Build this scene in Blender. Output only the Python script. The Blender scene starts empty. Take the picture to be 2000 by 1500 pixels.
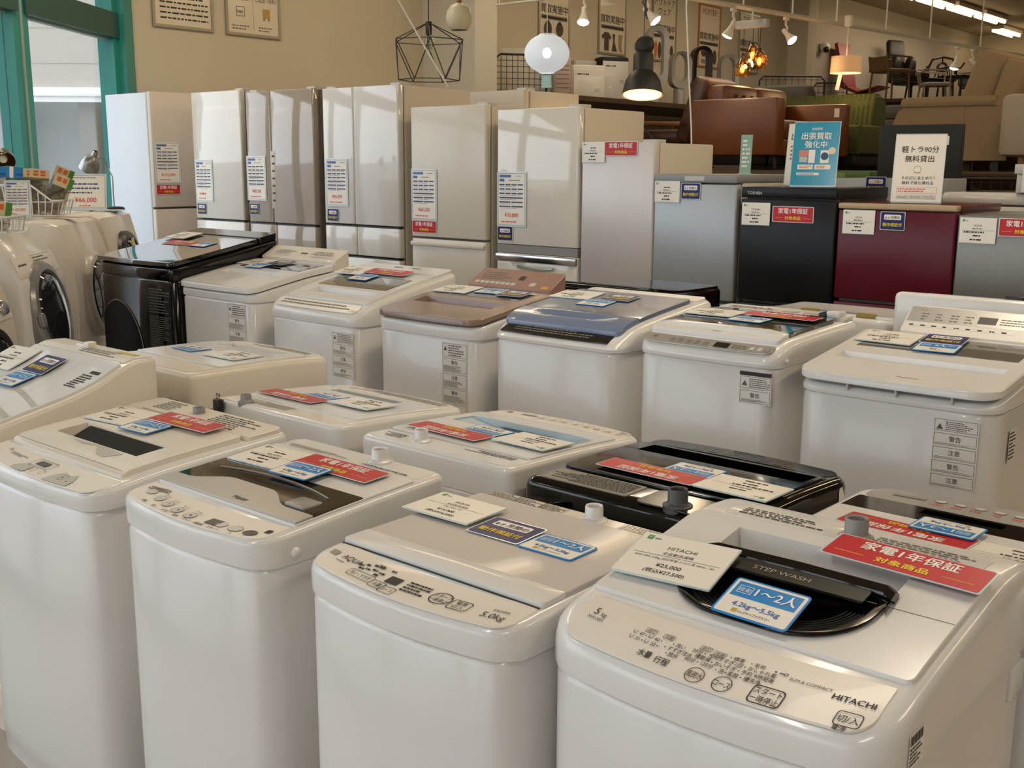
import bpy, bmesh, random
from math import sin, cos, tan, radians, pi, sqrt, atan2
from mathutils import Vector, Matrix

sc = bpy.context.scene
COL = sc.collection

# ---------------------------------------------------------------- camera
YAW, PIT, ROL = radians(40.63), radians(11.27), radians(.32)
f_ = Vector((-sin(YAW)*cos(PIT), cos(YAW)*cos(PIT), -sin(PIT)))
r_ = Vector((cos(YAW), sin(YAW), 0)); u_ = r_.cross(f_)
r2, u2 = r_*cos(ROL)+u_*sin(ROL), u_*cos(ROL)-r_*sin(ROL)
cam = bpy.data.objects.new('camera', bpy.data.cameras.new('camera')); COL.objects.link(cam)
cam.matrix_world = Matrix(((r2.x, u2.x, -f_.x, 0), (r2.y, u2.y, -f_.y, 0), (r2.z, u2.z, -f_.z, 1.57), (0, 0, 0, 1)))
cam.data.sensor_width = 36; cam.data.lens = 2138/2000*36; cam.data.clip_start = .05; cam.data.clip_end = 200
sc.camera = cam

# ---------------------------------------------------------------- exposure, sky, big lights
sc.view_settings.view_transform = 'Standard'; sc.view_settings.look = 'None'
sc.view_settings.exposure = 0.0; sc.view_settings.gamma = 1; sc.view_settings.use_curve_mapping = False
wd = bpy.data.worlds.new('sky'); sc.world = wd; wd.use_nodes = True
bg = wd.node_tree.nodes['Background']; bg.inputs[0].default_value = (.82, .89, 1, 1); bg.inputs[1].default_value = 3.2

def lamp(name, kind, loc, energy, color=(1, .82, .6), size=1.2, size_y=None, direction=(0, 0, -1), spot=1.2):
    l = bpy.data.lights.new(name, kind); l.energy = energy; l.color = color
    if kind == 'AREA':
        l.size = size
        if size_y: l.shape = 'RECTANGLE'; l.size_y = size_y
    else: l.shadow_soft_size = size
    if kind == 'SPOT': l.spot_size = spot; l.spot_blend = .6
    o = bpy.data.objects.new(name, l); COL.objects.link(o); o.location = loc
    o.rotation_euler = Vector(direction).to_track_quat('-Z', 'Y').to_euler()
    return o
WARM = (1, .87, .70)
# light of the fluorescent rows on the ceiling (the fixtures are built below at the same places)
FIX = [(x, y) for x in (-6.4, -1.6, 2.2) for y in (-2.4, 3.35, 6.6, 9.8, 13.0)]  # the row behind the camera is added to brighten the front washers
for i, (x, y) in enumerate(FIX): lamp('fluorescent_light', 'AREA', (x, y, 3.98), (54 if y < 0 else 34 if y < 6 else 15), (1, .95, .90) if y < 0 else WARM, .28, 2.4)

# ---------------------------------------------------------------- materials
def lin(h):
    h = h.lstrip('#'); v = [int(h[i:i+2], 16)/255 for i in (0, 2, 4)]
    return tuple(c/12.92 if c <= .04045 else ((c+.055)/1.055)**2.4 for c in v)+(1,)
MC = {}
def M(name, hexc, rough=.5, metal=0., coat=0., var=.0, scale=30., bump=0., emit=0., spec=.5, trans=0., stretch=None):
    if name in MC: return MC[name]
    m = bpy.data.materials.new(name); m.use_nodes = True; nt = m.node_tree; b = nt.nodes['Principled BSDF']
    c = lin(hexc)
    b.inputs['Base Color'].default_value = c; b.inputs['Roughness'].default_value = rough
    b.inputs['Metallic'].default_value = metal; b.inputs['Specular IOR Level'].default_value = spec
    b.inputs['Coat Weight'].default_value = coat; b.inputs['Coat Roughness'].default_value = .04
    if trans: b.inputs['Transmission Weight'].default_value = trans
    if emit: b.inputs['Emission Color'].default_value = c; b.inputs['Emission Strength'].default_value = emit
    if var or bump:
        tc = nt.nodes.new('ShaderNodeTexCoord'); n = nt.nodes.new('ShaderNodeTexNoise'); n.inputs['Scale'].default_value = scale
        n.inputs['Detail'].default_value = 4
        src = tc.outputs['Object']
        if stretch:
            mp = nt.nodes.new('ShaderNodeMapping'); mp.inputs['Scale'].default_value = stretch
            nt.links.new(src, mp.inputs[0]); src = mp.outputs[0]
        nt.links.new(src, n.inputs['Vector'])
        if var:
            mx = nt.nodes.new('ShaderNodeMixRGB'); mx.blend_type = 'MULTIPLY'; mx.inputs[1].default_value = c
            rp = nt.nodes.new('ShaderNodeValToRGB'); rp.color_ramp.elements[0].color = (1-var, 1-var, 1-var, 1)
            rp.color_ramp.elements[0].position = .3; rp.color_ramp.elements[1].position = .7
            nt.links.new(n.outputs[0], rp.inputs[0]); nt.links.new(rp.outputs[0], mx.inputs[2]); mx.inputs[0].default_value = 1
            nt.links.new(mx.outputs[0], b.inputs['Base Color'])
        if bump:
            bp = nt.nodes.new('ShaderNodeBump'); bp.inputs['Strength'].default_value = bump; bp.inputs['Distance'].default_value = .01
            nt.links.new(n.outputs[0], bp.inputs['Height']); nt.links.new(bp.outputs[0], b.inputs['Normal'])
    MC[name] = m; return m
def glass_mat(name, tint, fac=1.0, rough=0.0):
    if name in MC: return MC[name]
    m = bpy.data.materials.new(name); m.use_nodes = True; nt = m.node_tree; nt.nodes.clear()
    o = nt.nodes.new('ShaderNodeOutputMaterial'); t = nt.nodes.new('ShaderNodeBsdfTransparent'); t.inputs[0].default_value = lin(tint)
    g = nt.nodes.new('ShaderNodeBsdfGlossy'); g.inputs['Roughness'].default_value = rough; mx = nt.nodes.new('ShaderNodeMixShader')
    lw = nt.nodes.new('ShaderNodeLayerWeight'); pw = nt.nodes.new('ShaderNodeMath'); pw.operation = 'POWER'; pw.inputs[1].default_value = 4
    ml = nt.nodes.new('ShaderNodeMath'); ml.operation = 'MULTIPLY_ADD'; ml.inputs[1].default_value = .9*fac; ml.inputs[2].default_value = .05*fac
    nt.links.new(lw.outputs['Facing'], pw.inputs[0]); nt.links.new(pw.outputs[0], ml.inputs[0]); nt.links.new(ml.outputs[0], mx.inputs[0])
    nt.links.new(t.outputs[0], mx.inputs[1]); nt.links.new(g.outputs[0], mx.inputs[2]); nt.links.new(mx.outputs[0], o.inputs[0])
    MC[name] = m; return m
GLASS = glass_mat('window_glass', '#FBFBFA')
WHITE = M('white_enamel', '#DCDBD9', .25, coat=.3, var=.03, scale=3)
WPLA = M('white_plastic', '#E4E4E2', .22, coat=.3, var=.02, scale=6)
CREAM = M('cream_plastic', '#E6DFD2', .28, coat=.25, var=.03, scale=5)
PANEL = M('panel_film', '#E6E1D8', .34, coat=.1, var=.02, scale=9)
SEAM = M('seam_grey', '#8C877F', .7)  # plain grey of the joint lines
DARK = M('dark_plastic', '#1A1A1B', .35)
BLACK = M('black_gloss', '#090808', .1, coat=.25, spec=.4)
MATT = M('matt_black', '#121111', .6)
INK = M('ink_dark', '#2B2926', .6)
INKG = M('ink_grey', '#77736C', .6)
RED = M('card_red', '#C4202C', .3, spec=.3)
BLU = M('card_blue', '#1C86D0', .3, spec=.3)
NAVY = M('card_navy', '#262264', .3, spec=.25)
PAPER = M('card_paper', '#F0ECE2', .25, spec=.4)
YEL = M('ink_yellow', '#F2DA1C', .4)
INKW = M('ink_white', '#F6F3EE', .4)
INKR = M('ink_red', '#DB4B4B', .5)
INKB = M('ink_blue', '#3E6FB4', .5)
GRN = M('ink_green', '#3E9A4C', .5)
SLEEVE = M('clear_sleeve_edge', '#CFE0E2', .1, coat=.4)
CHROME = M('chrome', '#C9C9C8', .15, metal=1)
STEEL = M('brushed_steel', '#A9A8A4', .3, metal=1, var=.1, scale=40, stretch=(1, 1, .05))
GREYP = M('grey_plastic', '#8F8E8B', .35)
LGREY = M('light_grey_plastic', '#C3C2BE', .3)

# ---------------------------------------------------------------- mesh helpers
TXT = {}
def tmesh(s, bold=0., res=2):
    k = (s, bold, res)
    if k not in TXT:
        c = bpy.data.curves.new('lettering', 'FONT'); c.body = s; c.resolution_u = res; c.offset = bold
        o = bpy.data.objects.new('lettering', c); COL.objects.link(o)
        me = bpy.data.meshes.new_from_object(o.evaluated_get(bpy.context.evaluated_depsgraph_get()))
        vs = [(v.co.x, v.co.y) for v in me.vertices]; fs = [tuple(p.vertices) for p in me.polygons]
        bpy.data.objects.remove(o); bpy.data.curves.remove(c); bpy.data.meshes.remove(me)
        xs = [v[0] for v in vs] or [0]; TXT[k] = (vs, fs, min(xs), max(xs))
    return TXT[k]
def rrect(x0, x1, y0, y1, r, n=4):
    """closed outline, counter-clockwise"""
    r = min(r, (x1-x0)/2-1e-5, (y1-y0)/2-1e-5); o = []
    for cx, cy, a in ((x1-r, y0+r, -90), (x1-r, y1-r, 0), (x0+r, y1-r, 90), (x0+r, y0+r, 180)):
        for i in range(n+1):
            t = radians(a+90*i/n); o.append((cx+r*cos(t), cy+r*sin(t)))
    return o
class MB:
    def __init__(s): s.v, s.f, s.m, s.mats = [], [], [], []
    def mi(s, mat):
        if mat not in s.mats: s.mats.append(mat)
        return s.mats.index(mat)
    def add(s, vs, fs, mat, X=None):
        o = len(s.v); k = s.mi(mat)
        s.v += [tuple(X @ Vector(v)) for v in vs] if X else [tuple(v) for v in vs]
        for f in fs: s.f.append(tuple(i+o for i in f)); s.m.append(k)
        return s
    def box(s, x0, x1, y0, y1, z0, z1, mat, X=None):
        return s.add([(x, y, z) for z in (z0, z1) for y in (y0, y1) for x in (x0, x1)],
            [(0, 2, 3, 1), (4, 5, 7, 6), (0, 1, 5, 4), (2, 6, 7, 3), (0, 4, 6, 2), (1, 3, 7, 5)], mat, X)
    def loft(s, rings, mat, c0=True, c1=True, X=None, closed=True):
        n = len(rings[0]); vs = [p for r in rings for p in r]; fs = []
        for i in range(len(rings)-1):
            for j in range(n if closed else n-1):
                k = (j+1) % n; fs.append((i*n+j, i*n+k, (i+1)*n+k, (i+1)*n+j))
        if c0: fs.append(tuple(reversed(range(n))))
        if c1: fs.append(tuple(range((len(rings)-1)*n, len(rings)*n)))
        return s.add(vs, fs, mat, X)
    def rbox(s, x0, x1, y0, y1, z0, z1, mat, r=.02, e=.006, X=None, n=4, ne=2):
        """box with rounded upright edges (r) and rounded top and bottom rims (e)"""
        e = min(e, (z1-z0)/2-1e-5); R = []
        st = [(e*(1-cos(radians(90*i/ne))), e*sin(radians(90*i/ne))) for i in range(ne+1)]  # inset grows
        for i in range(ne, -1, -1): d, h = st[i]; R.append((d, z0+e-h))
        for d, h in st: R.append((d, z1-e+h))
        rings = [[(x, y, z) for x, y in rrect(x0+d, x1-d, y0+d, y1-d, max(r-d*.6, .0008), n)] for d, z in R]
        return s.loft(rings, mat, X=X)
    def tube(s, pts, r, mat, n=8, X=None, closed=False):
        P = [Vector(p) for p in pts]; rings = []; m = len(P); up = None
        for i, p in enumerate(P):
            t = (P[(i+1) % m]-P[i-1]) if closed else (P[min(i+1, m-1)]-P[max(i-1, 0)])
            t.normalize()
            a = (up if up is not None else (Vector((0, 0, 1)) if abs(t.z) < .9 else Vector((1, 0, 0))))
            a = (a-t*a.dot(t)).normalized(); up = a; b = t.cross(a)
            rr = r[i] if isinstance(r, (list, tuple)) else r
            rings.append([tuple(p+a*rr*cos(2*pi*k/n)+b*rr*sin(2*pi*k/n)) for k in range(n)])
        if closed: rings.append(rings[0])
        return s.loft(rings, mat, not closed, not closed, X)
    def lathe(s, prof, mat, X=None, n=24, cap=False):
        rings = [[(r*cos(2*pi*k/n), r*sin(2*pi*k/n), z) for k in range(n)] for r, z in prof]
        return s.loft(rings, mat, cap, cap, X)
    def prism(s, out, z0, z1, mat, X=None):
        return s.loft([[(x, y, z0) for x, y in out], [(x, y, z1) for x, y in out]], mat, X=X)
    def puff(s, c, h, mat, e=.45, X=None, n=24, m=12):
        """superellipsoid cushion, half sizes h"""
        q = lambda v, k: (1 if v >= 0 else -1)*abs(v)**k
        rings = []
        for i in range(1, m):
            a = -pi/2+pi*i/m
            rings.append([(c[0]+h[0]*q(cos(a), e)*q(cos(2*pi*k/n), e), c[1]+h[1]*q(cos(a), e)*q(sin(2*pi*k/n), e), c[2]+h[2]*q(sin(a), e)) for k in range(n)])
        return s.loft(rings, mat, X=X)
    def text(s, t, x, y, size, mat, ax='c', P=None, bold=0., sx=1., X=None, res=3, rot=0, maxw=None):
        if bold:
            if maxw: a, b = tmesh(t, 0, res)[2:]; sx = min(sx, maxw/((b-a)*size)); maxw = None
            B = P or (lambda a, b: (a, b, 0)); o = Vector(B(x, y)); nn = (Vector(B(x+.004, y))-o).cross(Vector(B(x, y+.004))-o).normalized()
            for k, (dx, dy) in enumerate(((-1, -.7), (1, .7))):   # heavier strokes: shifted copies, each a hair above the last
                s.text(t, x+dx*bold*size, y+dy*bold*size, size, mat, ax, (lambda a, b, k=k: tuple(Vector(B(a, b))+nn*.00012*(k+1))), 0, sx, X, res, rot)
            if bold < .012: return s
        vs, fs, a, b = tmesh(t, 0, res)
        if maxw and (b-a)*size*sx > maxw: sx *= maxw/((b-a)*size*sx)
        off = {'c': (a+b)/2, 'l': a, 'r': b}[ax]; ca, sa = cos(rot), sin(rot); o = []
        for vx, vy in vs:
            lx, ly = (vx-off)*size*sx, vy*size; lx, ly = lx*ca-ly*sa, lx*sa+ly*ca
            o.append(P(x+lx, y+ly) if P else (x+lx, y+ly, 0))
        return s.add(o, fs, mat, X)
    def flat(s, pts, mat, P=None, X=None):
        return s.add([P(*p) if P else (p[0], p[1], 0) for p in pts], [tuple(range(len(pts)))], mat, X)
    def rect(s, x0, x1, y0, y1, mat, P=None, X=None):
        return s.flat([(x0, y0), (x1, y0), (x1, y1), (x0, y1)], mat, P, X)
    def frame(s, x0, x1, y0, y1, w, mat, P=None, X=None):
        s.rect(x0, x1, y0, y0+w, mat, P, X); s.rect(x0, x1, y1-w, y1, mat, P, X)
        s.rect(x0, x0+w, y0+w, y1-w, mat, P, X); return s.rect(x1-w, x1, y0+w, y1-w, mat, P, X)
    def disc(s, x, y, r, mat, P=None, n=20, ry=None, X=None):
        ry = ry or r
        return s.flat([(x+r*cos(2*pi*k/n), y+ry*sin(2*pi*k/n)) for k in range(n)], mat, P, X)
    def ringf(s, x, y, r, w, mat, P=None, n=24, ry=None):
        ry = ry or r
        for k in range(n):
            a, b = 2*pi*k/n, 2*pi*(k+1)/n
            s.flat([(x+r*cos(a), y+ry*sin(a)), (x+r*cos(b), y+ry*sin(b)), (x+(r-w)*cos(b), y+(ry-w)*sin(b)), (x+(r-w)*cos(a), y+(ry-w)*sin(a))], mat, P)
        return s
    def dashes(s, x0, x1, y0, y1, n, mat, P=None, X=None, seed=1, h=.45, gap=.25):
        """rows of small unreadable print"""
        rd = random.Random(seed); dy = (y1-y0)/n; assert dy > 1e-5, (y0, y1, n)
        for i in range(n):
            y = y1-dy*(i+.75); x = x0; end = x0+(x1-x0)*rd.uniform(.55, 1)
            while x < end:
                w = dy*rd.uniform(.4, 1.6); s.rect(x, min(x+w, x1), y, y+dy*h, mat, P, X); x += w+dy*gap
        return s
    def data(s, name, angle=40):
        me = bpy.data.meshes.new(name); me.from_pydata(s.v, [], s.f)
        for m in s.mats: me.materials.append(m)
        me.polygons.foreach_set('material_index', s.m)
        me.polygons.foreach_set('use_smooth', [True]*len(me.polygons)); me.update()
        me.set_sharp_from_angle(angle=radians(angle)); return me
    def build(s, name, parent=None, loc=None, rot=None, label=None, angle=40):
        o = bpy.data.objects.new(name, s.data(name, angle)); COL.objects.link(o)
        if parent: o.parent = parent
        if loc: o.location = loc
        if rot: o.rotation_euler = rot
        if label: o['label'] = label
        return o
def tag(o, label, cat, group=None):
    o['label'] = label; o['category'] = cat
    if group: o['group'] = group
    return o
def thing(name, label, cat, loc=(0, 0, 0), rz=0, group=None):
    o = bpy.data.objects.new(name, None); COL.objects.link(o); o.empty_display_size = .1
    o.location = loc; o.rotation_euler = (0, 0, rz); return tag(o, label, cat, group)
def struct(mb, name, parent=None, **k):
    o = mb.build(name, parent, **k); o['kind'] = 'structure'; return o
T = Matrix.Translation
def RX(a): return Matrix.Rotation(radians(a), 4, 'X')
def RY(a): return Matrix.Rotation(radians(a), 4, 'Y')
def RZ(a): return Matrix.Rotation(radians(a), 4, 'Z')

# ================================================================ the setting
WALLP = M('wall_paint', '#CFC6B2', .85, var=.05, scale=1.2, bump=.03)
WALL_DIM = M('wall_paint_dimmed', '#B9B1A4', .85, var=.05, scale=1.2)  # wall paint greyed: dimmer light past the column put into the colour
WALLW = M('wall_paint_light', '#D9D6CB', .85, var=.03, scale=1.2)
CEIL = M('ceiling_paint', '#B5A58E', .9, var=.05, scale=1)
FLOORM = M('floor_vinyl', '#B9B0A2', .4, var=.12, scale=4)
TEAL = M('teal_aluminium', '#2E8F87', .35, var=.04, scale=2)
GASK = M('window_gasket', '#8FA59B', .5)
CONC = M('concrete_panel', '#B9B4AA', .9, var=.07, scale=.9, bump=.05)
CONJ = M('concrete_joint', '#B3AFA7', .9)
TUBE = M('fluorescent_tube', '#FFE3B0', .4, emit=7)
FIXM = M('fixture_white', '#D8D2C6', .5)

XL = -8.35
m = MB(); m.box(-9, 9.3, -10.6, 25.4, -.1, 0, FLOORM); struct(m, 'floor')
m = MB(); m.box(-9, 9.3, -10.6, 25.4, 4.35, 4.45, CEIL); struct(m, 'ceiling')
m = MB(); m.box(XL-.15, XL, 4.86, 16.4, 0, 4.35, WALLP); struct(m, 'wall_left')
m = MB(); m.box(XL-.15, XL, 16.4, 25.2, 0, 4.35, WALL_DIM); struct(m, 'wall_left_rear')
m = MB(); m.box(XL, 9.2, 25, 25.2, 0, 4.35, WALLP); struct(m, 'wall_far')
m = MB(); m.box(9, 9.2, -10.5, 25, 0, 4.35, WALLP); struct(m, 'wall_right')
m = MB(); m.box(2.85, 9, -10.5, -10.3, 0, 4.35, WALLP); struct(m, 'wall_back')
m = MB(); m.box(XL, -7.63, 8.3, 8.63, 0, 4.35, WALLW); struct(m, 'wall_wing')
m = MB(); m.box(XL, -8.02, 16.3, 16.62, 0, 4.35, M('column_paint', '#DCD3C0', .8)); struct(m, 'wall_column')

# storefront glazing: local x runs along the wall away from the corner, local y points into the shop
SF = Matrix(((.596, .803, 0, XL), (-.803, .596, 0, 4.81), (0, 0, 1, 0), (0, 0, 0, 1)))
BAY = 1.567
for k in range(12):
    a = k*BAY; b = a+BAY
    m = MB()
    for x in ((a, b) if k == 0 else (b,)):
        w = .10 if x else .12
        m.box(x-w, x+w if x else x+.13, -.06, .07, 0, 4.35, TEAL); m.box(x-.014, x+.014, .07, .078, .1, 4.3, GASK)
    if k == 0: m.box(-.12, .05, .07, .13, 0, 4.35, TEAL)
    m.box(a+.05, b-.05, -.06, .09, 2.54, 2.73, M('transom_shaded_teal', '#285249', .35)); m.box(a+.05, b-.05, -.06, .07, 0, .16, TEAL)  # transom teal darkened: its backlit shade is put into the colour
    m.box(a+.05, b-.05, -.06, .07, 4.2, 4.35, TEAL); m.box(a+.1, b-.1, -.02, .03, 2.525, 2.54, GASK)
    w = struct(m, 'window_%d' % (k+1)); w.matrix_world = SF
    for z0, z1 in ((.16, 2.53), (2.73, 4.2)):
        g = MB(); g.box(a+.1, b-.1, -.004, .004, z0, z1, GLASS); o = g.build('window_pane', w); o['kind'] = 'structure'

# neighbouring building across the yard, seen through the glass
bl = thing('neighbouring_building', 'pale concrete panel building across the yard, seen through the teal-framed window', 'building')
FB = Matrix(((.759, -.651, 0, -10.42), (.651, .759, 0, 12.14), (0, 0, 1, 0), (0, 0, 0, 1)))  # local x lateral, y away, origin d=16
bl.matrix_world = FB
m = MB(); m.box(-32, -3.6, 0, .3, 2.62, 9, CONC)
for z in (2.95, 3.43, 3.95, 4.5, 5.05, 5.6, 6.15): m.box(-32, -3.6, -.006, .01, z, z+.02, CONJ)
for x in (-8.1, -4.6): m.box(x, x+.015, -.006, .01, 3.95, 4.5, CONJ)
m.build('upper_wall', bl)
m = MB(); m.box(-32, -3.6, -.12, .1, 2.42, 2.62, M('beam_white', '#E9EAE6', .6)); m.box(-32, -3.6, -.16, -.1, 2.5, 2.54, M('beam_white', '#E9EAE6', .6)); m.build('beam', bl)
m = MB(); m.box(-32, -3.6, .75, .9, 0, 2.5, M('shutter_grey', '#9AA09D', .7, var=.06, scale=1.5)); m.build('lower_wall', bl)
m = MB(); m.box(-6.22, -5.98, .1, .74, 0, 2.42, M('post_brown', '#7D776C', .7)); m.build('post', bl)
m = MB(); m.box(-7.42, -7.26, .1, .74, 0, 2.42, M('post_grey', '#A7A6A4', .7)); m.build('post', bl)
m = MB(); m.box(-8.0, -7.5, .6, .74, 0, 2.42, M('door_brown', '#5A4038', .7)); m.build('door', bl)
m = MB(); m.box(-60, 30, -60, 40, -.16, -.1, M('yard_asphalt', '#A5A3A0', .9, var=.1, scale=2))
struct(m, 'ground_yard')

# ---------------------------------------------------------------- notices and posters on the left wall
WP = lambda y, z: Matrix(((0, 0, 1, XL), (1, 0, 0, y), (0, 1, 0, z), (0, 0, 0, 1)))
POST = M('poster_paper', '#DDD3BF', .35, coat=.2); PFR = M('poster_frame', '#A79F8F', .35, metal=.4)
POSTI = M('poster_paper_orange', '#E5D9C8', .35, coat=.2)
BRN = M('poster_brown', '#4A3F33', .6); TAN = M('poster_tan', '#A58E68', .6); ORG = M('poster_orange', '#D9733F', .6); GRY = M('poster_grey', '#8A857A', .6)
def poster(y, z, w, h, name, label, cat, group, draw, frame=PFR, paper=POST):
    t = thing(name, label, cat, group=group); t.matrix_world = WP(y, z)
    m = MB(); m.box(-w/2, w/2, 0, h, .0, .012, paper); draw(m, lambda x, v: (x, v, .0135)); m.build('sheet', t)
    m = MB()
    for a in ((-w/2-.012, w/2+.012, -.012, .012), (-w/2-.012, w/2+.012, h-.012, h+.012), (-w/2-.012, -w/2+.012, .012, h-.012), (w/2-.012, w/2+.012, .012, h-.012)):
        m.box(*a, 0, .022, frame)
    m.build('frame', t); return t
def nb1(m, P):
    m.dashes(-.22, .22, .5, .78, 6, INKG, P, seed=4)
    m.rect(.11, .23, .36, .39, M('ink_purple', '#3B3054', .6), P); m.dashes(-.22, .05, .37, .43, 1, INK, P, seed=8); m.dashes(-.22, .0, .30, .34, 1, INK, P, seed=3)
    m.dashes(-.22, .24, .05, .26, 5, INK, P, seed=5, h=.3); m.dashes(.11, .23, .30, .35, 2, INKG, P, seed=9)
poster(5.47, 2.69, .56, .82, 'notice_board', 'framed notice full of small print on the wall, nearer the teal window', 'notice', 'framed notices on the left wall', nb1)
def nb2(m, P):
    m.rect(-.001, .001, .04, .7, INKG, P)
    for x, t in ((-.14, 'お取置き'), (.14, 'ご配送（有料）')):
        m.disc(x, .40, .016, INK, P); m.text(t, x, .29, .052, INK, P=P, maxw=.22); m.dashes(x-.09, x+.09, .035, .085, 2, INKG, P, seed=int(x*50)+9, h=.4)
    m.frame(-.18, -.09, .15, .235, .008, GRY, P); m.rect(-.17, -.11, .18, .2, GRY, P)
    m.rect(.10, .18, .155, .235, M('icon_gold', '#B99A55', .6), P); m.disc(.115, .145, .012, GRY, P); m.disc(.165, .145, .012, GRY, P)
poster(6.18, 2.69, .56, .82, 'notice_board', 'framed two-column service notice on the wall, right of the small-print one', 'notice', 'framed notices on the left wall', nb2)
def ban(lines, draw, ink=INK):
    def g(m, P):
        for i, t in enumerate(lines): m.text(t, 0, .70-.115*i, .105, ink, P=P, maxw=.5, bold=.004)
        m.text('買取実施中', 0, .37, .105, BRN, P=P, bold=.02, maxw=.5)
        m.rect(-.24, .24, .29, .335, M('poster_band', '#5C5449', .6), P); m.dashes(-.2, .2, .30, .325, 1, POST, P, seed=2)
        draw(m, P)
    return g
def bags(m, P):
    m.disc(-.12, .18, .075, BRN, P, ry=.09); m.frame(-.15, -.09, .24, .28, .01, BRN, P); m.disc(.1, .19, .07, BRN, P, ry=.08); m.frame(.07, .13, .25, .28, .01, BRN, P)
    m.rect(-.17, -.04, .03, .09, TAN, P); m.rect(.03, .18, .03, .10, GRY, P)
def clothes(m, P):
    m.flat([(-.23, .20), (-.16, .25), (-.08, .25), (-.02, .2), (-.05, .16), (-.07, .18), (-.07, .03), (-.17, .03), (-.17, .18), (-.2, .16)], BRN, P)
    m.flat([(.0, .24), (.06, .24), (.05, .15), (.11, .03), (-.01, .03), (.02, .15)], BRN, P)
    m.flat([(.13, .24), (.22, .24), (.2, .1), (.22, .03), (.16, .03), (.13, .1)], TAN, P)
def boards(m, P):
    for x, c in ((-.19, ORG), (-.1, BRN), (0, TAN), (.1, GRY), (.19, BRN)): m.disc(x, .13, .038, c, P, ry=.11 if x < .05 else .08)
def porter(m, P):
    m.disc(-.14, .19, .07, BRN, P, ry=.06); m.rect(-.2, -.08, .04, .1, GRY, P); m.rect(.03, .08, .06, .22, GRY, P); m.disc(.16, .14, .055, BRN, P, ry=.1)
def brand(m, P):
    m.rect(-.2, -.08, .18, .26, BRN, P); m.rect(-.22, -.1, .05, .14, ORG, P); m.rect(-.05, .06, .03, .18, TAN, P); m.rect(.08, .24, .04, .2, M('bag_olive', '#7D7A43', .6), P); m.frame(.12, .2, .2, .27, .01, TAN, P)
for y, ls, dr, lab, kw in ((10.44, ('プレミアム',), bags, 'wall poster of dark bags, half hidden by the lit white globe lamp', {}),
        (11.6, ('ウェア',), clothes, 'wall poster of dark tops and a dress above the air purifiers', {}),
        (12.77, ('アウトドア', 'ウェア'), boards, 'wall poster of upright boards, partly hidden by the black pendant lamp', {}),
        (13.92, ('PORTER',), porter, 'orange-framed wall poster behind the tall dark fan', dict(frame=M('poster_frame_orange', '#B9793F', .5), paper=POSTI)),
        (15.05, ('ブランド',), brand, 'wall poster of small bags, nearest to the column', {})):
    poster(y, 2.95, .56, .82, 'wall_poster', lab, 'poster', 'purchase posters on the left wall', ban(ls, dr, M('ink_orange', '#B5632F', .6) if 'PORTER' in ls else INK), **kw)

# ---------------------------------------------------------------- ceiling fixtures
def fixture(x, y, z, label, L=1.2, group='fluorescent fixtures on the ceiling'):
    t = thing('fluorescent_fixture', label, 'ceiling light', (x, y, z), 0, group)
    m = MB(); m.rbox(-.13, .13, -L/2, L/2, .03, .1, FIXM, .01, .005); m.build('housing', t)
    for s in (-.075, .075):
        m = MB(); m.tube([(s, -L/2+.02, 0), (s, L/2-.02, 0)], .028, TUBE, 8); m.build('tube', t)
words = ['nearest of the far row', 'second of the far row', 'third of the far row', 'last of the far row']
for i, y in enumerate((17.6, 18.9, 20.2, 21.5)):
    fixture(-7.1+.03*i, y, 4.24, 'twin-tube ceiling light over the chairs, '+words[i])
fixture(-7.45, 23.9, 4.24, 'twin-tube ceiling light in the far right corner, left one'); fixture(-6.7, 23.9, 4.24, 'twin-tube ceiling light in the far right corner, right one')
for x, y in FIX:  # the added row behind the camera gets fixtures too
    fixture(x, y, 4.06, 'twin-tube ceiling light hanging unseen above the shop', 2.4, 'fluorescent fixtures above the shop')
lamp('fluorescent_light', 'AREA', (-7.1, 19.8, 4.15), 30, WARM, .3, 5)

# ---------------------------------------------------------------- low platforms under fridges and drum washers
PLAT = M('platform_board', '#8E8272', .6, var=.1, scale=5)
m = MB(); m.box(-8.18, 1.2, 4.56, 5.62, 0, .22, PLAT); tag(m.build('display_platform'), 'low board platform under the row of refrigerators', 'platform')

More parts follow.
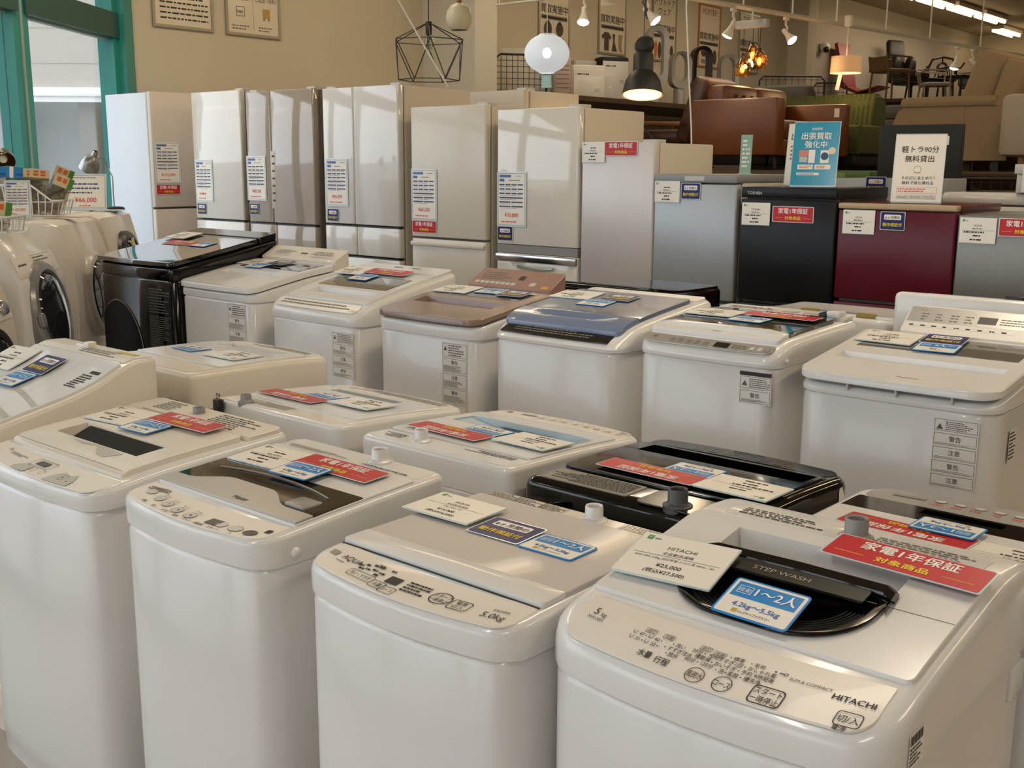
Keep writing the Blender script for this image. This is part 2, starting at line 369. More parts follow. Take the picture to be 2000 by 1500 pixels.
# ================================================================ top-loading washers
def interp(pr, t):
    """smooth profile through (depth, height) points"""
    if t <= pr[0][0]: return pr[0][1]
    if t >= pr[-1][0]: return pr[-1][1]
    for i in range(len(pr)-1):
        (a, za), (b, zb) = pr[i], pr[i+1]
        if t <= b:
            ma = (zb-pr[i-1][1])/(b-pr[i-1][0]) if i else (zb-za)/(b-a)
            mb = (pr[i+2][1]-za)/(pr[i+2][0]-a) if i+2 < len(pr) else (zb-za)/(b-a)
            u = (t-a)/(b-a); h = b-a
            return za*(2*u**3-3*u**2+1)+ma*h*(u**3-2*u**2+u)+zb*(3*u**2-2*u**3)+mb*h*(u**3-u**2)
INKL = M('ink_label', '#5E5A55', .6)
class Washer:
    def __init__(s, label, x0, y0, W, D, zs, prof, facing=1, bow=.01, cover=WPLA, body=WHITE, re=.018, rc=.045, drop=0., name='top_loading_washer'):
        s.W, s.D, s.prof, s.bow, s.drop, s.zs = W, D, prof, bow, drop, zs
        s.root = thing(name, label, 'washing machine', (x0+W/2, y0, 0), 0 if facing > 0 else pi)
        h = W/2
        # outline halves: (x, y) from front centre round the right side to the back centre
        def half(ins, n=4):
            r = max(rc-ins*.6, .004); o = [(0, ins), (h*.33, ins), (h*.66, ins)]
            for i in range(n+1): a = radians(-90+90*i/n); o.append((h-ins-r+r*cos(a), ins+r+r*sin(a)))
            k = 14
            for i in range(1, k): o.append((h-ins, ins+r+(D-2*ins-2*r)*i/k))
            rb = max(min(rc, .03)-ins*.6, .004)
            for i in range(n+1): a = radians(90*i/n); o.append((h-ins-rb+rb*cos(a), D-ins-rb+rb*sin(a)))
            o.append((0, D-ins)); return o
        def ring(ins, zf):
            hf = half(ins); o = []
            for x, y in hf: o.append((x, y-s.b(x, y), zf(y)))
            for x, y in reversed(hf[1:-1]): o.append((-x, y-s.b(x, y), zf(y)))
            return o, len(hf)
        R = [ring(i, lambda y, z=z: z)[0] for i, z in ((.008, 0), (.006, .05), (.004, .055), (.004, .09), (.004, zs-.012), (.009, zs-.003))]
        m = MB(); m.loft(R, body); m.build('body', s.root)
        S = lambda y: s.S(y)-drop
        rings = [ring(.009, lambda y: zs-.003)[0], ring(.001, lambda y: zs+.003)[0], ring(0, lambda y: zs+.012)[0]]
        for a in (0, 30, 60, 90):
            a = radians(a); rings.append(ring(re*(1-cos(a)), lambda y: max(S(y)-re+re*sin(a), zs+.013))[0])
        n = len(rings[0]); hn = ring(0, S)[1]
        m = MB(); m.loft(rings, cover, True, False)
        top = rings[-1]; fs = [(0, 1, n-1)] + [(i, i+1, n-i-1, n-i) for i in range(1, hn-2)] + [(hn-2, hn-1, n-hn+2)]
        m.add(top, fs, cover)
        s.cover = m.build('top_cover', s.root, angle=35)
        bm = bmesh.new(); bm.from_mesh(s.cover.data); bmesh.ops.remove_doubles(bm, verts=bm.verts, dist=2e-5); bmesh.ops.recalc_face_normals(bm, faces=bm.faces); bm.to_mesh(s.cover.data); bm.free()
    def cut(s, out, depth=.055):
        """sink a well into the top cover"""
        if len(out) == 4 and not hasattr(out[0], '__len__'): a, b, c, d = out; out = [(a, c), (b, c), (b, d), (a, d)]
        zs_ = [s.S(y) for _, y in out]; m = MB(); m.prism(out, min(zs_)-depth, max(zs_)+.1, s.cover.data.materials[0])
        k = m.build('well'); o = bpy.data.objects.new('well', s.cover.data); COL.objects.link(o)
        md = o.modifiers.new('well', 'BOOLEAN'); md.operation = 'DIFFERENCE'; md.object = k; md.solver = 'EXACT'
        me = bpy.data.meshes.new_from_object(o.evaluated_get(bpy.context.evaluated_depsgraph_get()))
        me.set_sharp_from_angle(angle=radians(35)); s.cover.data = me
        bpy.data.objects.remove(o); bpy.data.objects.remove(k)
    def b(s, x, y): return s.bow*(1-(2*x/s.W)**2)*max(0, 1-y/.22)
    def S(s, y): return interp(s.prof, y)
    def P(s, l=0., straight=False):
        return lambda x, y, dl=0.: (x, y-(0 if straight else s.b(x, y)), s.S(y)+l+dl)
    def patch(s, name, x0, x1, y0, y1, mat, lift=.002, thick=.004, r=.015, rb=None, hf=None, xs=(), ys=(), nx=8, ny=8, P=None, bev=.0015, mb=None, warp=None, build=True, parent=None, mat2=None):
        """a plate draped over the top: rounded corners, optional height field"""
        P = P or s.P(0); rb = r if rb is None else rb; m = mb or MB()
        st = {y0, y1, y0+bev, y1-bev} | set(ys)
        for i in range(1, 7):
            a = radians(15*i); st.add(y0+r*(1-cos(a))); st.add(y1-rb*(1-cos(a)))
        for i in range(1, ny): st.add(y0+(y1-y0)*i/ny)
        Y = sorted(v for v in st if y0 <= v <= y1); us = {0, 1, bev/(x1-x0), 1-bev/(x1-x0)} | {(x-x0)/(x1-x0) for x in xs} | {i/nx for i in range(1, nx)}
        U = sorted(us); nu = len(U); top = []; low = []
        for y in Y:
            d = max(r-(y-y0), 0); e = max(rb-(y1-y), 0)
            ins = (r-sqrt(max(r*r-d*d, 0)) if d > 0 else 0)+(rb-sqrt(max(rb*rb-e*e, 0)) if e > 0 else 0)
            for u in U:
                x = x0+ins+(x1-x0-2*ins)*u
                edge = u in (0, 1) or y in (y0, y1)
                l = lift+(hf(x, y) if hf else 0)-(bev if edge else 0)
                X, Yy = warp(x, y) if warp else (x, y)
                top.append(P(X, Yy, l)); low.append(P(X, Yy, lift-thick))
        ny_ = len(Y); fs = []; mt = []
        def q(i, j): return i*nu+j
        for i in range(ny_-1):
            for j in range(nu-1): fs.append((q(i, j), q(i, j+1), q(i+1, j+1), q(i+1, j)))
        N = len(top); per = [q(0, j) for j in range(nu)]+[q(i, nu-1) for i in range(1, ny_)]+[q(ny_-1, j) for j in range(nu-2, -1, -1)]+[q(i, 0) for i in range(ny_-2, 0, -1)]
        for a, b in zip(per, per[1:]+per[:1]): fs.append((a, a+N, b+N, b))
        m.add(top+low, fs, mat)
        if not build: return m
        return m.build(name, parent or s.root, angle=30)
    def nozzle(s, x, y, mat=WPLA, r=.021, h=.03, inner=DARK, lift=0.):
        t = T((x, y, s.S(y)+lift)); m = MB()
        m.lathe([(r*1.55, -.01), (r*1.5, .004), (r*1.1, .008), (r, .012), (r, h), (r*.93, h+.003), (r*.75, h), (r*.7, .01)], mat, t)
        m.lathe([(r*.72, h-.012), (.0005, h-.012)], inner, t); m.build('water_inlet', s.root)
    def label_front(s, x0, x1, z0, z1, seed=1, title='警告', mat=None, ink=INKL, name='warning_label', boxes=4):
        """printed notice on the front face"""
        P = lambda x, z: (x, .004-.0012-s.b(x, 0), z)
        m = MB(); m.rect(x0, x1, z0, z1, mat or M('label_paper', '#E6E3DC', .4), lambda x, z: (x, .004-.0008-s.b(x, 0), z))
        w = x1-x0; hh = (z1-z0)/boxes
        for i in range(boxes):
            a, b = z1-hh*(i+1)+.004, z1-hh*i-.002
            m.frame(x0+.003, x1-.003, a, b, .0012, ink, P)
            if i == 0: m.flat([(x0+.008, b-.028), (x0+.026, b-.028), (x0+.017, b-.012)], ink, P); m.dashes(x0+.032, x1-.006, a+.003, b-.004, 5, ink, P, seed=seed+i)
            else:
                m.text(title if i % 2 else '注意', (x0+x1)/2, b-.02, .016, ink, P=P, bold=.01)
                m.dashes(x0+.008, x1-.008, a+.003, b-.026, 6, ink, P, seed=seed+i)
        return m.build(name, s.root)
    def print_block(s, m, x0, x1, y0, y1, n, ink=INK, l=.003, seed=1, fr=False):
        P = s.P(l); m.dashes(x0, x1, y0, y1, n, ink, P, seed=seed)
        if fr: m.frame(x0-.004, x1+.004, y0-.003, y1+.003, .0012, ink, P)

CLOTH = M('woven_silver_film', '#C9C4C0', .35, coat=.15, var=.06, scale=260, stretch=(1, .15, 1))
PALEB = M('pale_blue_plastic_and_shade', '#C5D6E2', .2, coat=.4)
SILV = M('silver_film', '#B3B2AE', .28, metal=.35, coat=.2)
SMOKE = M('smoked_glass', '#2B2724', .05, coat=.9)
GREYGL = M('grey_glass', '#5F615E', .06, coat=.9)
RECW = M('recess_plastic', '#D5CDBD', .3)

# ---- front row -------------------------------------------------
# 1 nearest washer, black bowl handle
w = Washer('white washer with a black bowl-shaped lid handle, nearest, at lower right', -1.015, 1.257, .565, .585, .80,
    [(0, .862), (.06, .885), (.15, .905), (.25, .922), (.33, .934), (.41, .947), (.48, .951), (.585, .943)], bow=.032, rc=.06, re=.024, body=WHITE, cover=WPLA)
HIT = w
m = w.patch('', -.245, .25, .006, .098, PANEL, .0012, .003, .035, .004, build=False); P = w.P(.0028)
m.text('5', -.212, .056, .021, INK, P=P); m.text('kg', -.196, .056, .012, INK, P=P); m.text('NW-50H', -.205, .046, .008, INK, P=P)
m.text('HITACHI', .212, .047, .0135, INK, P=P, bold=.02, sx=1.1)
def btn(m, x, y, rx, ry, t, P, size=.011, round_=True, ink=INK, lw=.0012):
    if round_: m.ringf(x, y, rx, lw, ink, P, ry=ry)
    else:
        o = rrect(x-rx, x+rx, y-ry, y+ry, min(rx, ry)*.45, 3); i = rrect(x-rx+lw, x+rx-lw, y-ry+lw, y+ry-lw, min(rx, ry)*.4, 3)
        for k in range(len(o)): j = (k+1) % len(o); m.flat([o[k], o[j], i[j], i[k]], ink, P)
    for k, l in enumerate(t.split('\n')): m.text(l, x, y-size*.38+(size*.55 if '\n' in t else 0)-k*size*1.1, size, ink, P=P, bold=.006, maxw=2*rx*.86)
btn(m, .218, .022, .017, .0115, '切/入', P, .0125, False); m.text('電源', .213, .003, .009, INK, P=P, bold=.01)
btn(m, .108, .022, .023, .0145, 'スタート\n一時停止', P, .0115, False, lw=.0016)
btn(m, .044, .02, .0145, .0125, 'コース', P, .0115); btn(m, .001, .02, .0145, .0125, '風脱水', P, .0115, ink=M('ink_rust', '#5A3A28', .6))
m.text('水量', -.088, .02, .0125, INK, P=P, bold=.012); m.text('行程', -.057, .018, .0125, INK, P=P, bold=.012)
for x, y, t in ((-.106, .064, '点灯'), (-.074, .064, '点滅'), (-.012, .066, '点灯'), (.012, .064, '点滅')): btn(m, x, y, .0095, .0045, t, P, .007, False, lw=.0007)
for x, y, t in ((-.113, .05, '47 •'), (-.085, .05, '40 •'), (-.113, .04, '31 •'), (-.085, .04, '20 •'), (-.05, .052, '• 洗い'), (-.045, .043, '• すすぎ注水'), (-.05, .034, '• 脱水'),
        (-.006, .054, '30分 •  90分'), (-.006, .046, '槽乾燥'), (-.006, .037, '60分 • 120分'), (.055, .062, '• 標準    • 毛布'), (.056, .053, '• すすぎ1回 • おしゃれ着'), (.057, .044, '• おいそぎ • 予約 9時間後'), (.056, .035, '• 洗+風脱 • 槽洗浄')):
    m.text(t, x, y, .0085, INK, P=P, bold=.004)
for x, y in ((-.128, .052), (-.128, .042), (-.1, .052), (-.1, .042)): m.flat([(x-.004, y+.005), (x-.0025, y-.001), (x+.0025, y-.001), (x+.004, y+.005), (x+.003, y+.005), (x+.002, y), (x-.002, y), (x-.003, y+.005)], INK, P)
m.disc(.098, .064, .0016, INK, P, 8); m.rect(.103, .111, .0632, .0648, INK, P); m.ringf(.113, .064, .003, .001, INK, P, 10)
m.text('SLIM & COMPACT', .15, .057, .0075, INK, P=P)
m.build('control_panel', w.root)
EL = lambda x, y: abs(x/.163)**2.7+abs((min(y, .29)-.29)/.172)**2.7
rec = lambda x, y: -.045 if (-.155 < x < .155 and .318 < y < .392) else (-.04 if EL(x, y) < .72 and y < .318 else 0)
e = .0015
m = w.patch('', -.262, .262, .108, .436, WPLA, .007, .012, .012, .03, hf=rec, xs=(-.155-e, -.155+e, .155-e, .155+e), ys=(.318-e, .318+e, .392-e, .392+e, .33), nx=26, ny=26, build=False, P=w.P(0, True))
m.rect(-.26, .26, .2655, .267, SEAM, w.P(.0076, True)); lid = m.build('lid', w.root, angle=30); w.cut((-.158, .158, .312, .395)); w.cut([(.158*(1 if cos(radians(180+10*i)) > 0 else -1)*abs(cos(radians(180+10*i)))**.74, .29-.165*abs(sin(radians(180+10*i)))**.74) for i in range(19)]+[(.158, .314), (-.158, .314)])
bowl = lambda x, y: -.026*max(0, 1-EL(x, y))
m = w.patch('', -.163, .163, .119, .305, BLACK, .0145, .004, .115, .004, hf=lambda x, y: bowl(x, y), nx=18, ny=14, build=False, P=w.P(0, True))
for k in range(5):
    r0 = .148-.008*k
    pts = []
    for i in range(25):
        a = radians(-72+144*i/24); x_, y_ = r0*(1 if a > 0 else -1)*abs(sin(a))**.74, .29-r0*1.05*cos(a)**.74; pts.append(w.P(.0149+bowl(x_, y_), True)(x_, y_))
    m.tube(pts, .0009, MATT, 4)
m.build('handle_bowl', lid)
m = MB(); zb = lambda y: w.S(y)
m.loft([[(x, y+o, zb(y)+l) for o, l in ((-.02, .004), (-.017, .015), (0, .021), (.016, .015), (.019, -.01))] for x, y in ((-.168, .26), (-.165, .285), (-.145, .302), (0, .306), (.145, .302), (.165, .285), (.168, .26))], BLACK, closed=False, c0=False, c1=False)
m.build('handle_bar', lid)
m = w.patch('', -.125, .13, .248, .286, M('band_olive_black', '#191A15', .3), .0155, .004, .003, P=w.P(0, True), build=False); m.text('STEP WASH', -.01, .26, .0165, M('ink_silver', '#A39C92', .4), P=w.P(.0162, True), sx=1.15); m.build('name_band', lid)
m = w.patch('', -.225, .235, .455, .52, WPLA, .001, .003, .008, build=False); w.print_block(m, -.2, -.02, .465, .51, 4, seed=3, l=.0022); w.print_block(m, .05, .22, .465, .51, 4, INKG, seed=5, l=.0022); m.build('instruction_strip', w.root)
w.nozzle(.02, .475, GREYP, .02, .034)
m = MB(); X = T((w.W/2-.0005, .08, .79))@RY(90)@RZ(90)
Q = lambda x, y: (w.W/2+.0012, x, y)
m.rect(.055, .105, .805, .855, M('label_white', '#F2F0EA', .4), lambda x, y: (w.W/2+.0006, x, y))
for i in range(12): m.rect(.058+.0036*i, .0595+.0036*i+(.001 if i % 3 else 0), .838, .852, INK, Q)
m.dashes(.058, .1, .808, .836, 5, INK, Q, seed=12); m.build('barcode_sticker', w.root)
m = MB(); m.rbox(w.W/2-.006, w.W/2+.002, .495, .56, .73, .785, WPLA, .004, .004); m.build('side_grip', w.root)

# 2 plain silver lid
w = Washer('white washer with a plain pale silver lid and bowed front panel, front row centre', -1.545, 1.207, .515, .535, .80, [(0, .858), (.1, .868), (.535, .869)], bow=.034, rc=.05, re=.016)
AQUA = w
m = w.patch('', -.236, .24, .006, .092, PANEL, .0012, .003, .03, .003, build=False); P = w.P(.0028)
m.rect(-.226, -.204, .046, .06, GREYP, P); m.text('AQUA', -.158, .047, .019, INK, P=P, bold=.006, sx=1.05); m.dashes(-.19, -.155, .036, .041, 1, INKG, P, seed=3)
m.rect(-.045, -.015, .035, .055, DARK, P)
btn(m, .085, .041, .022, .017, 'スタート\n一時停止', P, .011, lw=.002); btn(m, .128, .037, .02, .014, '電源\n切/入', P, .0105, False, lw=.0016)
btn(m, -.098, .027, .034, .0095, '洗い ▸ すすぎ', P, .0095, False); btn(m, -.046, .022, .017, .0095, '水量', P, .0105, False); btn(m, -.016, .018, .017, .0095, 'コース', P, .0095, False)
for i, (x, y) in enumerate(((-.13, .05), (-.115, .056), (-.1, .062), (-.12, .042), (-.105, .046), (-.09, .05), (-.085, .062), (-.07, .048), (-.075, .04), (-.055, .064), (-.09, .066))): m.dashes(x-.006, x+.008, y-.002, y+.005, 1, INK, P, seed=i, h=.7)
for r in range(4): m.dashes(.0, .055, .028+.008*r, .034+.008*r, 1, INK, P, seed=r+20, h=.7)
m.text('5.0kg', .197, .026, .021, INK, P=P); m.text('Laundry', .2, .048, .0095, INK, P=P, bold=.006); m.build('control_panel', w.root)
m = w.patch('', -.235, .235, .075, .115, PALEB, .0006, .002, .003, build=False); m.build('lid_scoop', w.root)  # pale blue paints the shade in the recess under the lid front
m = w.patch('', -.243, .243, .149, .474, CLOTH, .009, .011, .004, .006, P=w.P(0, True), build=False); lid = m.build('lid', w.root)
m = w.patch('', -.243, .243, .089, .15, WPLA, .010, .010, .006, .002, hf=lambda x, y: .007*(1-(x/.243)**2)*sin(pi*min(1, max(0, (y-.089)/.06))), nx=14, ny=8, P=w.P(0, True), build=False); m.build('lid_grip', lid)
m = MB(); m.box(-.24, .24, .083, .0865, w.S(.08)+.001, w.S(.08)+.003, INK); m.build('seam_strip', w.root)
m = w.patch('', -.243, .243, .480, .528, CREAM, .0015, .004, .01, build=False)
for i, (a, b) in enumerate(((-.235, -.17), (-.165, -.1), (-.095, -.04), (.11, .23))): w.print_block(m, a, b, .487, .522, 5, seed=i+30, fr=True)
m.rect(.2, .225, .487, .5, INK, w.P(.0034)); m.build('instruction_strip', w.root); w.nozzle(.04, .503, WPLA, .0185)
# 3 smoked glass strip
w = Washer('white washer with a smoked glass strip and silver handle in its lid, front row', -2.167, 1.197, .52, .505, .80, [(0, .862), (.25, .88), (.505, .893)], bow=.032, rc=.05, re=.012)
HAI = w
m = w.patch('', -.24, .24, .006, .084, PANEL, .0012, .003, .03, .003, build=False); P = w.P(.0028)
for i, (x, y) in enumerate(((-.185, .05), (-.13, .042), (-.085, .036), (-.035, .03), (.015, .028))):
    m.disc(x, y, .0165, LGREY, P, ry=.012); m.ringf(x, y, .0165, .0012, INKG, P, ry=.012); m.rect(x-.005, x+.005, y-.003, y+.003, INK, P)
    for k in range(4): a = radians(100-25*k); m.flat([(x+.02*cos(a)-.001, y+.016*sin(a)), (x+.02*cos(a)+.001, y+.016*sin(a)), (x+.028*cos(a)+.001, y+.022*sin(a)), (x+.028*cos(a)-.001, y+.022*sin(a))], INKG, P)
for i, (x, t) in enumerate(((-.15, '水量'), (-.1, '洗い'), (-.055, 'すすぎ'), (-.01, '脱水'), (.03, 'コース'), (.07, '風乾燥'), (.115, 'スタート'), (.165, '入'))): m.text(t, x, .012-.001*i, .009, INK, P=P, bold=.006)
m.rect(.072, .108, .02, .042, DARK, P); m.disc(.115, .03, .013, LGREY, P, ry=.011); m.disc(.155, .029, .017, LGREY, P, ry=.012); m.ringf(.155, .029, .017, .0012, INKG, P, ry=.012)
m.disc(.197, .027, .016, DARK, P, ry=.0115); m.rect(.217, .23, .04, .054, INK, P)
for i in range(6): m.dashes(-.22+.01*i, -.2+.012*i, .052+.002*i, .068+.002*i, 2, INKG, P, seed=i, h=.5)
m.build('control_panel', w.root)
m = w.patch('', -.246, .246, .088, .418, WPLA, .006, .010, .01, .012, hf=lambda x, y: -.025 if abs(x) < .235 and .14 < y < .262 else 0, xs=(-.236, -.234, .234, .236), ys=(.139, .141, .261, .263), P=w.P(0, True), build=False); lid = m.build('lid', w.root); w.cut((-.24, .24, .136, .265))
g = lambda x, y: -.004*max(0, 1-(x/.2)**2)*max(0, sin(pi*min(1, max(0, (y-.15)/.09))))
m = w.patch('', -.244, .244, .132, .268, SMOKE, .0075, .003, .003, hf=g, nx=16, ny=10, P=w.P(0, True), build=False)
m.tube([w.P(.009, True)(x, .215+.03*(1-(x/.2)**2)) for x in [-.19+.38*i/20 for i in range(21)]], .0022, M('glass_rim', '#8E8678', .35), 6)
m.build('glass_window', lid)
hump = lambda u: max(0, min(1, (1-abs(u)*1.25)*3))
def wp_(x, y):
    k = (y-.089)/.045; s_ = max(0, min(1, 1.6-abs(x+.02)/.11)); s_ = s_*s_*(3-2*s_); return x, y+k*.05*s_
m = w.patch('', -.244, .244, .089, .134, SILV, .0105, .010, .006, .002, nx=28, ny=6, warp=wp_, P=w.P(0, True), build=False)
m.text('Haier', .035, .104, .022, INK, P=w.P(.0112, True), bold=.004); m.build('lid_handle', lid)
m = MB(); m.rbox(.13, .2, .145, .2, w.S(.17)-.0, w.S(.17)+.011, GREYP, .01, .004); m.build('lid_catch', lid)
m = w.patch('', -.235, .235, .43, .495, WPLA, .001, .003, .01, build=False); w.print_block(m, -.22, .0, .434, .45, 3, seed=40); w.print_block(m, .05, .22, .432, .442, 1, INK, seed=42); m.build('instruction_strip', w.root); w.nozzle(.07, .474, WPLA, .02)
m = MB(); m.puff((.26, .075, .825), (.008, .011, .011), WPLA, .9); m.build('side_button', w.root)

# 4 grey cat drawings
w = Washer('cream washer with grey cat drawings on its top, front row left', -2.885, 1.19, .615, .56, .785, [(0, .832), (.2, .856), (.56, .878)], bow=.028, rc=.05, re=.014)
CAT = w
CATG = M('print_grey', '#B9B8AE', .3)
m = w.patch('', -.318, .262, .006, .088, PANEL, .001, .003, .03, .004, build=False); P = w.P(.0026)
m.text('5.5kg', -.225, .06, .012, INK, P=P); m.rect(-.05, .0, .05, .068, DARK, P); m.frame(-.07, .02, .042, .075, .002, GREYP, P)
m.flat([(-.1, .02), (-.07, .045), (-.06, .038), (-.03, .04), (-.025, .012), (-.06, .006), (-.09, .008)], CATG, P)
m.flat([(.07, .008), (.075, .04), (.09, .058), (.1, .05), (.125, .052), (.135, .06), (.15, .045), (.165, .03), (.17, .006)], CATG, P); m.ringf(.115, .036, .012, .0015, INK, P); m.disc(.112, .036, .003, INK, P); m.rect(.14, .15, .025, .027, INK, P)
for i in range(5): m.ringf(.03+.02*(i % 2)-.04*i*.5, .03, .009, .001, INKG, P, 14)
m.dashes(-.2, -.1, .05, .062, 2, INKG, P, seed=5); m.build('control_panel', w.root)
rc_ = lambda x, y: (-.045*min(1, (.266-y)/.02+.2) if -.222 < x < .17 and .175 < y < .262 else 0)
m = w.patch('', -.30, .246, .09, .43, CREAM, .016, .020, .012, .008, hf=lambda x, y: (rc_(x, y) if rc_(x, y) else -.008*max(0, 1-(y-.09)/.025)), xs=(-.222-e, -.222+e, .17-e, .17+e), ys=(.175-e, .175+e, .262-e, .262+e), nx=10, ny=12, P=w.P(0, True), build=False)
P = w.P(.0168, True); m.flat([(-.12, .165), (-.05, .155), (.0, .168), (.06, .13), (.1, .125), (.13, .165), (.08, .17), (.03, .172)], CATG, P); m.rect(-.285, .235, .098, .1, SEAM, P)
lid = m.build('lid', w.root); w.cut((-.199, .201, .172, .266))
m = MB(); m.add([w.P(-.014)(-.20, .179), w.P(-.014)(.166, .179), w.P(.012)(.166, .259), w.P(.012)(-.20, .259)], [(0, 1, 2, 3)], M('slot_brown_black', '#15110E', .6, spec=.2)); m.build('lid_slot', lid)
m = w.patch('', -.318, .262, .44, .55, CREAM, .012, .016, .008, .02, build=False, P=w.P(0, True)); P = w.P(.0135, True)
m.dashes(-.24, -.12, .47, .54, 6, INKG, P, seed=7); m.dashes(.02, .24, .45, .54, 7, INK, P, seed=8, h=.35); m.rect(-.25, .15, .444, .447, INKG, P); m.build('rear_panel', w.root); w.nozzle(-.06, .508, GREYP, .017, .026)
for o_ in w.root.children:
    if o_.name.split('.')[0] not in ('body', 'top_cover'): o_.location.x = .0275

# 5 sloping top at the left edge
w = Washer('cream washer with a steep wavy sloping top, at the left edge', -3.47, 1.22, .57, .54, .78,
    [(0, .862), (.12, .89), (.2, .907), (.27, .924), (.35, .951), (.395, .973), (.44, .994), (.47, 1.002), (.54, 1.0)], bow=.02, rc=.03, re=.012, cover=CREAM, body=CREAM)
m = w.patch('', -.262, .262, .03, .43, WPLA, .008, .010, .01, .01, ny=20, build=False); P = w.P(.0088)
for k in range(6): m.rect(-.15+.006*k, .02-.02*k*.4, .17-.013*k, .173-.013*k, INKG, P)
for a, b in ((.24, .0), (.16, -.1)): 
    for i in range(10): x = -.25+.05*i; m.flat([(x, a-.08*(i/10)**2), (x+.05, a-.08*((i+1)/10)**2), (x+.05, a+.016-.08*((i+1)/10)**2), (x, a+.016-.08*(i/10)**2)], CATG, P)
m.rect(.19, .24, .365, .377, INK, P); m.dashes(.17, .235, .29, .36, 7, INK, P, seed=9, h=.6); m.rect(.1, .101, .2, .4, INKG, P); m.build('lid', w.root)
m = w.patch('', -.262, .262, .437, .53, CREAM, .004, .006, .008, build=False); P = w.P(.0048); m.rect(.12, .23, .49, .512, M('label_yellow', '#D9BC3A', .5), P); m.dashes(-.02, .22, .445, .485, 4, INKG, P, seed=10); m.build('rear_panel', w.root)
m = MB(); m.rbox(-.03, .0, .47, .5, w.S(.48)-.004, w.S(.48)+.022, CREAM, .006, .004); m.rbox(-.09, -.035, .475, .5, w.S(.48)-.004, w.S(.48)+.012, CREAM, .006, .004); m.build('hose_hook', w.root)
FL = w

# ---- middle row, backs turned to the camera ---------------------
def plug(m, x, y, z, ang=0):
    X = T((x, y, z))@RX(ang); m.rbox(-.016, .016, -.011, .011, 0, .04, DARK, .006, .004, X)
    m.tube([(0, 0, .002), (0, 0, -.03)], .006, DARK, 8, X)
    for s in (-.006, .006): m.box(s-.001, s+.001, -.003, .003, .04, .058, CHROME, X)
w = Washer('cream washer turned away, with cards by its open lid scoop, middle row leftmost', -3.52, 2.47, .56, .57, .80, [(0, .905), (.2, .918), (.57, .922)], -1, bow=.02, rc=.04, re=.02, cover=CREAM, body=CREAM)
W1 = w
e = .0015
m = w.patch('', -.25, .25, .085, .44, WPLA, .006, .01, .01, hf=lambda x, y: -.05 if -.16 < x < .16 and .1 < y < .16 else 0, xs=(-.16-e, -.16+e, .16-e, .16+e), ys=(.1-e, .1+e, .16-e, .16+e), P=w.P(0, True), build=False); lid = m.build('lid', w.root); w.cut((-.165, .165, .096, .164))
m = w.patch('', -.25, .25, .01, .075, PANEL, .002, .004, .03, build=False); P = w.P(.003); m.dashes(-.2, .2, .02, .06, 3, INKG, P, seed=3); m.build('control_panel', w.root)
m = w.patch('', -.25, .25, .45, .55, CREAM, .003, .005, .02, build=False); m.build('rear_panel', w.root)
m = MB(); m.frame(.235, .275, .62, .8, .002, INKG, lambda x, z: (x, .571, z)); m.dashes(.238, .272, .63, .79, 12, INK, lambda x, z: (x, .571, z), seed=3); m.build('rating_label', w.root)
m = MB()
for k in range(4): m.tube([(.17+.014*cos(a)*(1-.1*k), .585+.006*k, .70+.05*sin(a)) for a in [2*pi*i/14 for i in range(14)]], .004, M('cord_yellow', '#D6B813', .5), 6, closed=True)
m.build('earth_cord', w.root)
m = MB(); plug(m, -.23, .592, .80, -20); m.tube([(-.23, .592, .78), (-.22, .6, .7), (-.2, .59, .5)], .0045, DARK, 6); m.build('power_plug', w.root)

w = Washer('cream washer turned away, with a narrow black lid slot, middle row', -2.79, 2.37, .575, .505, .79, [(0, .848), (.25, .868), (.505, .88)], -1, bow=.02, rc=.045, re=.014)
W2 = w
m = w.patch('', -.26, .26, .085, .41, WPLA, .004, .008, .01, hf=lambda x, y: -.05 if -.13 < x < .17 and .11 < y < .15 else 0, xs=(-.13-e, -.13+e, .17-e, .17+e), ys=(.11-e, .11+e, .15-e, .15+e), P=w.P(0, True), build=False); lid = m.build('lid', w.root); w.cut((-.134, .174, .106, .154))
m = MB(); m.add([w.P(-.03)(-.128, .111), w.P(-.03)(.168, .111), w.P(-.003)(.168, .149), w.P(-.003)(-.128, .149)], [(0, 1, 2, 3)], BLACK); m.build('lid_slot', lid)
m = w.patch('', -.26, .26, .01, .078, PANEL, .001, .003, .035, build=False); P = w.P(.0022); m.dashes(-.23, .2, .02, .065, 4, INKG, P, seed=8); m.build('control_panel', w.root)
m = w.patch('', -.265, .265, .42, .495, CREAM, .001, .003, .02, build=False); P = w.P(.002); m.dashes(-.02, .2, .43, .475, 6, INKG, P, seed=5); m.build('rear_panel', w.root); w.nozzle(.155, .48, GREYP, .016, .022)
m = MB(); plug(m, .235, .522, .845, 0); m.tube([(.235, .522, .83), (.238, .52, .76), (.22, .515, .6)], .005, DARK, 6); m.build('power_plug', w.root)

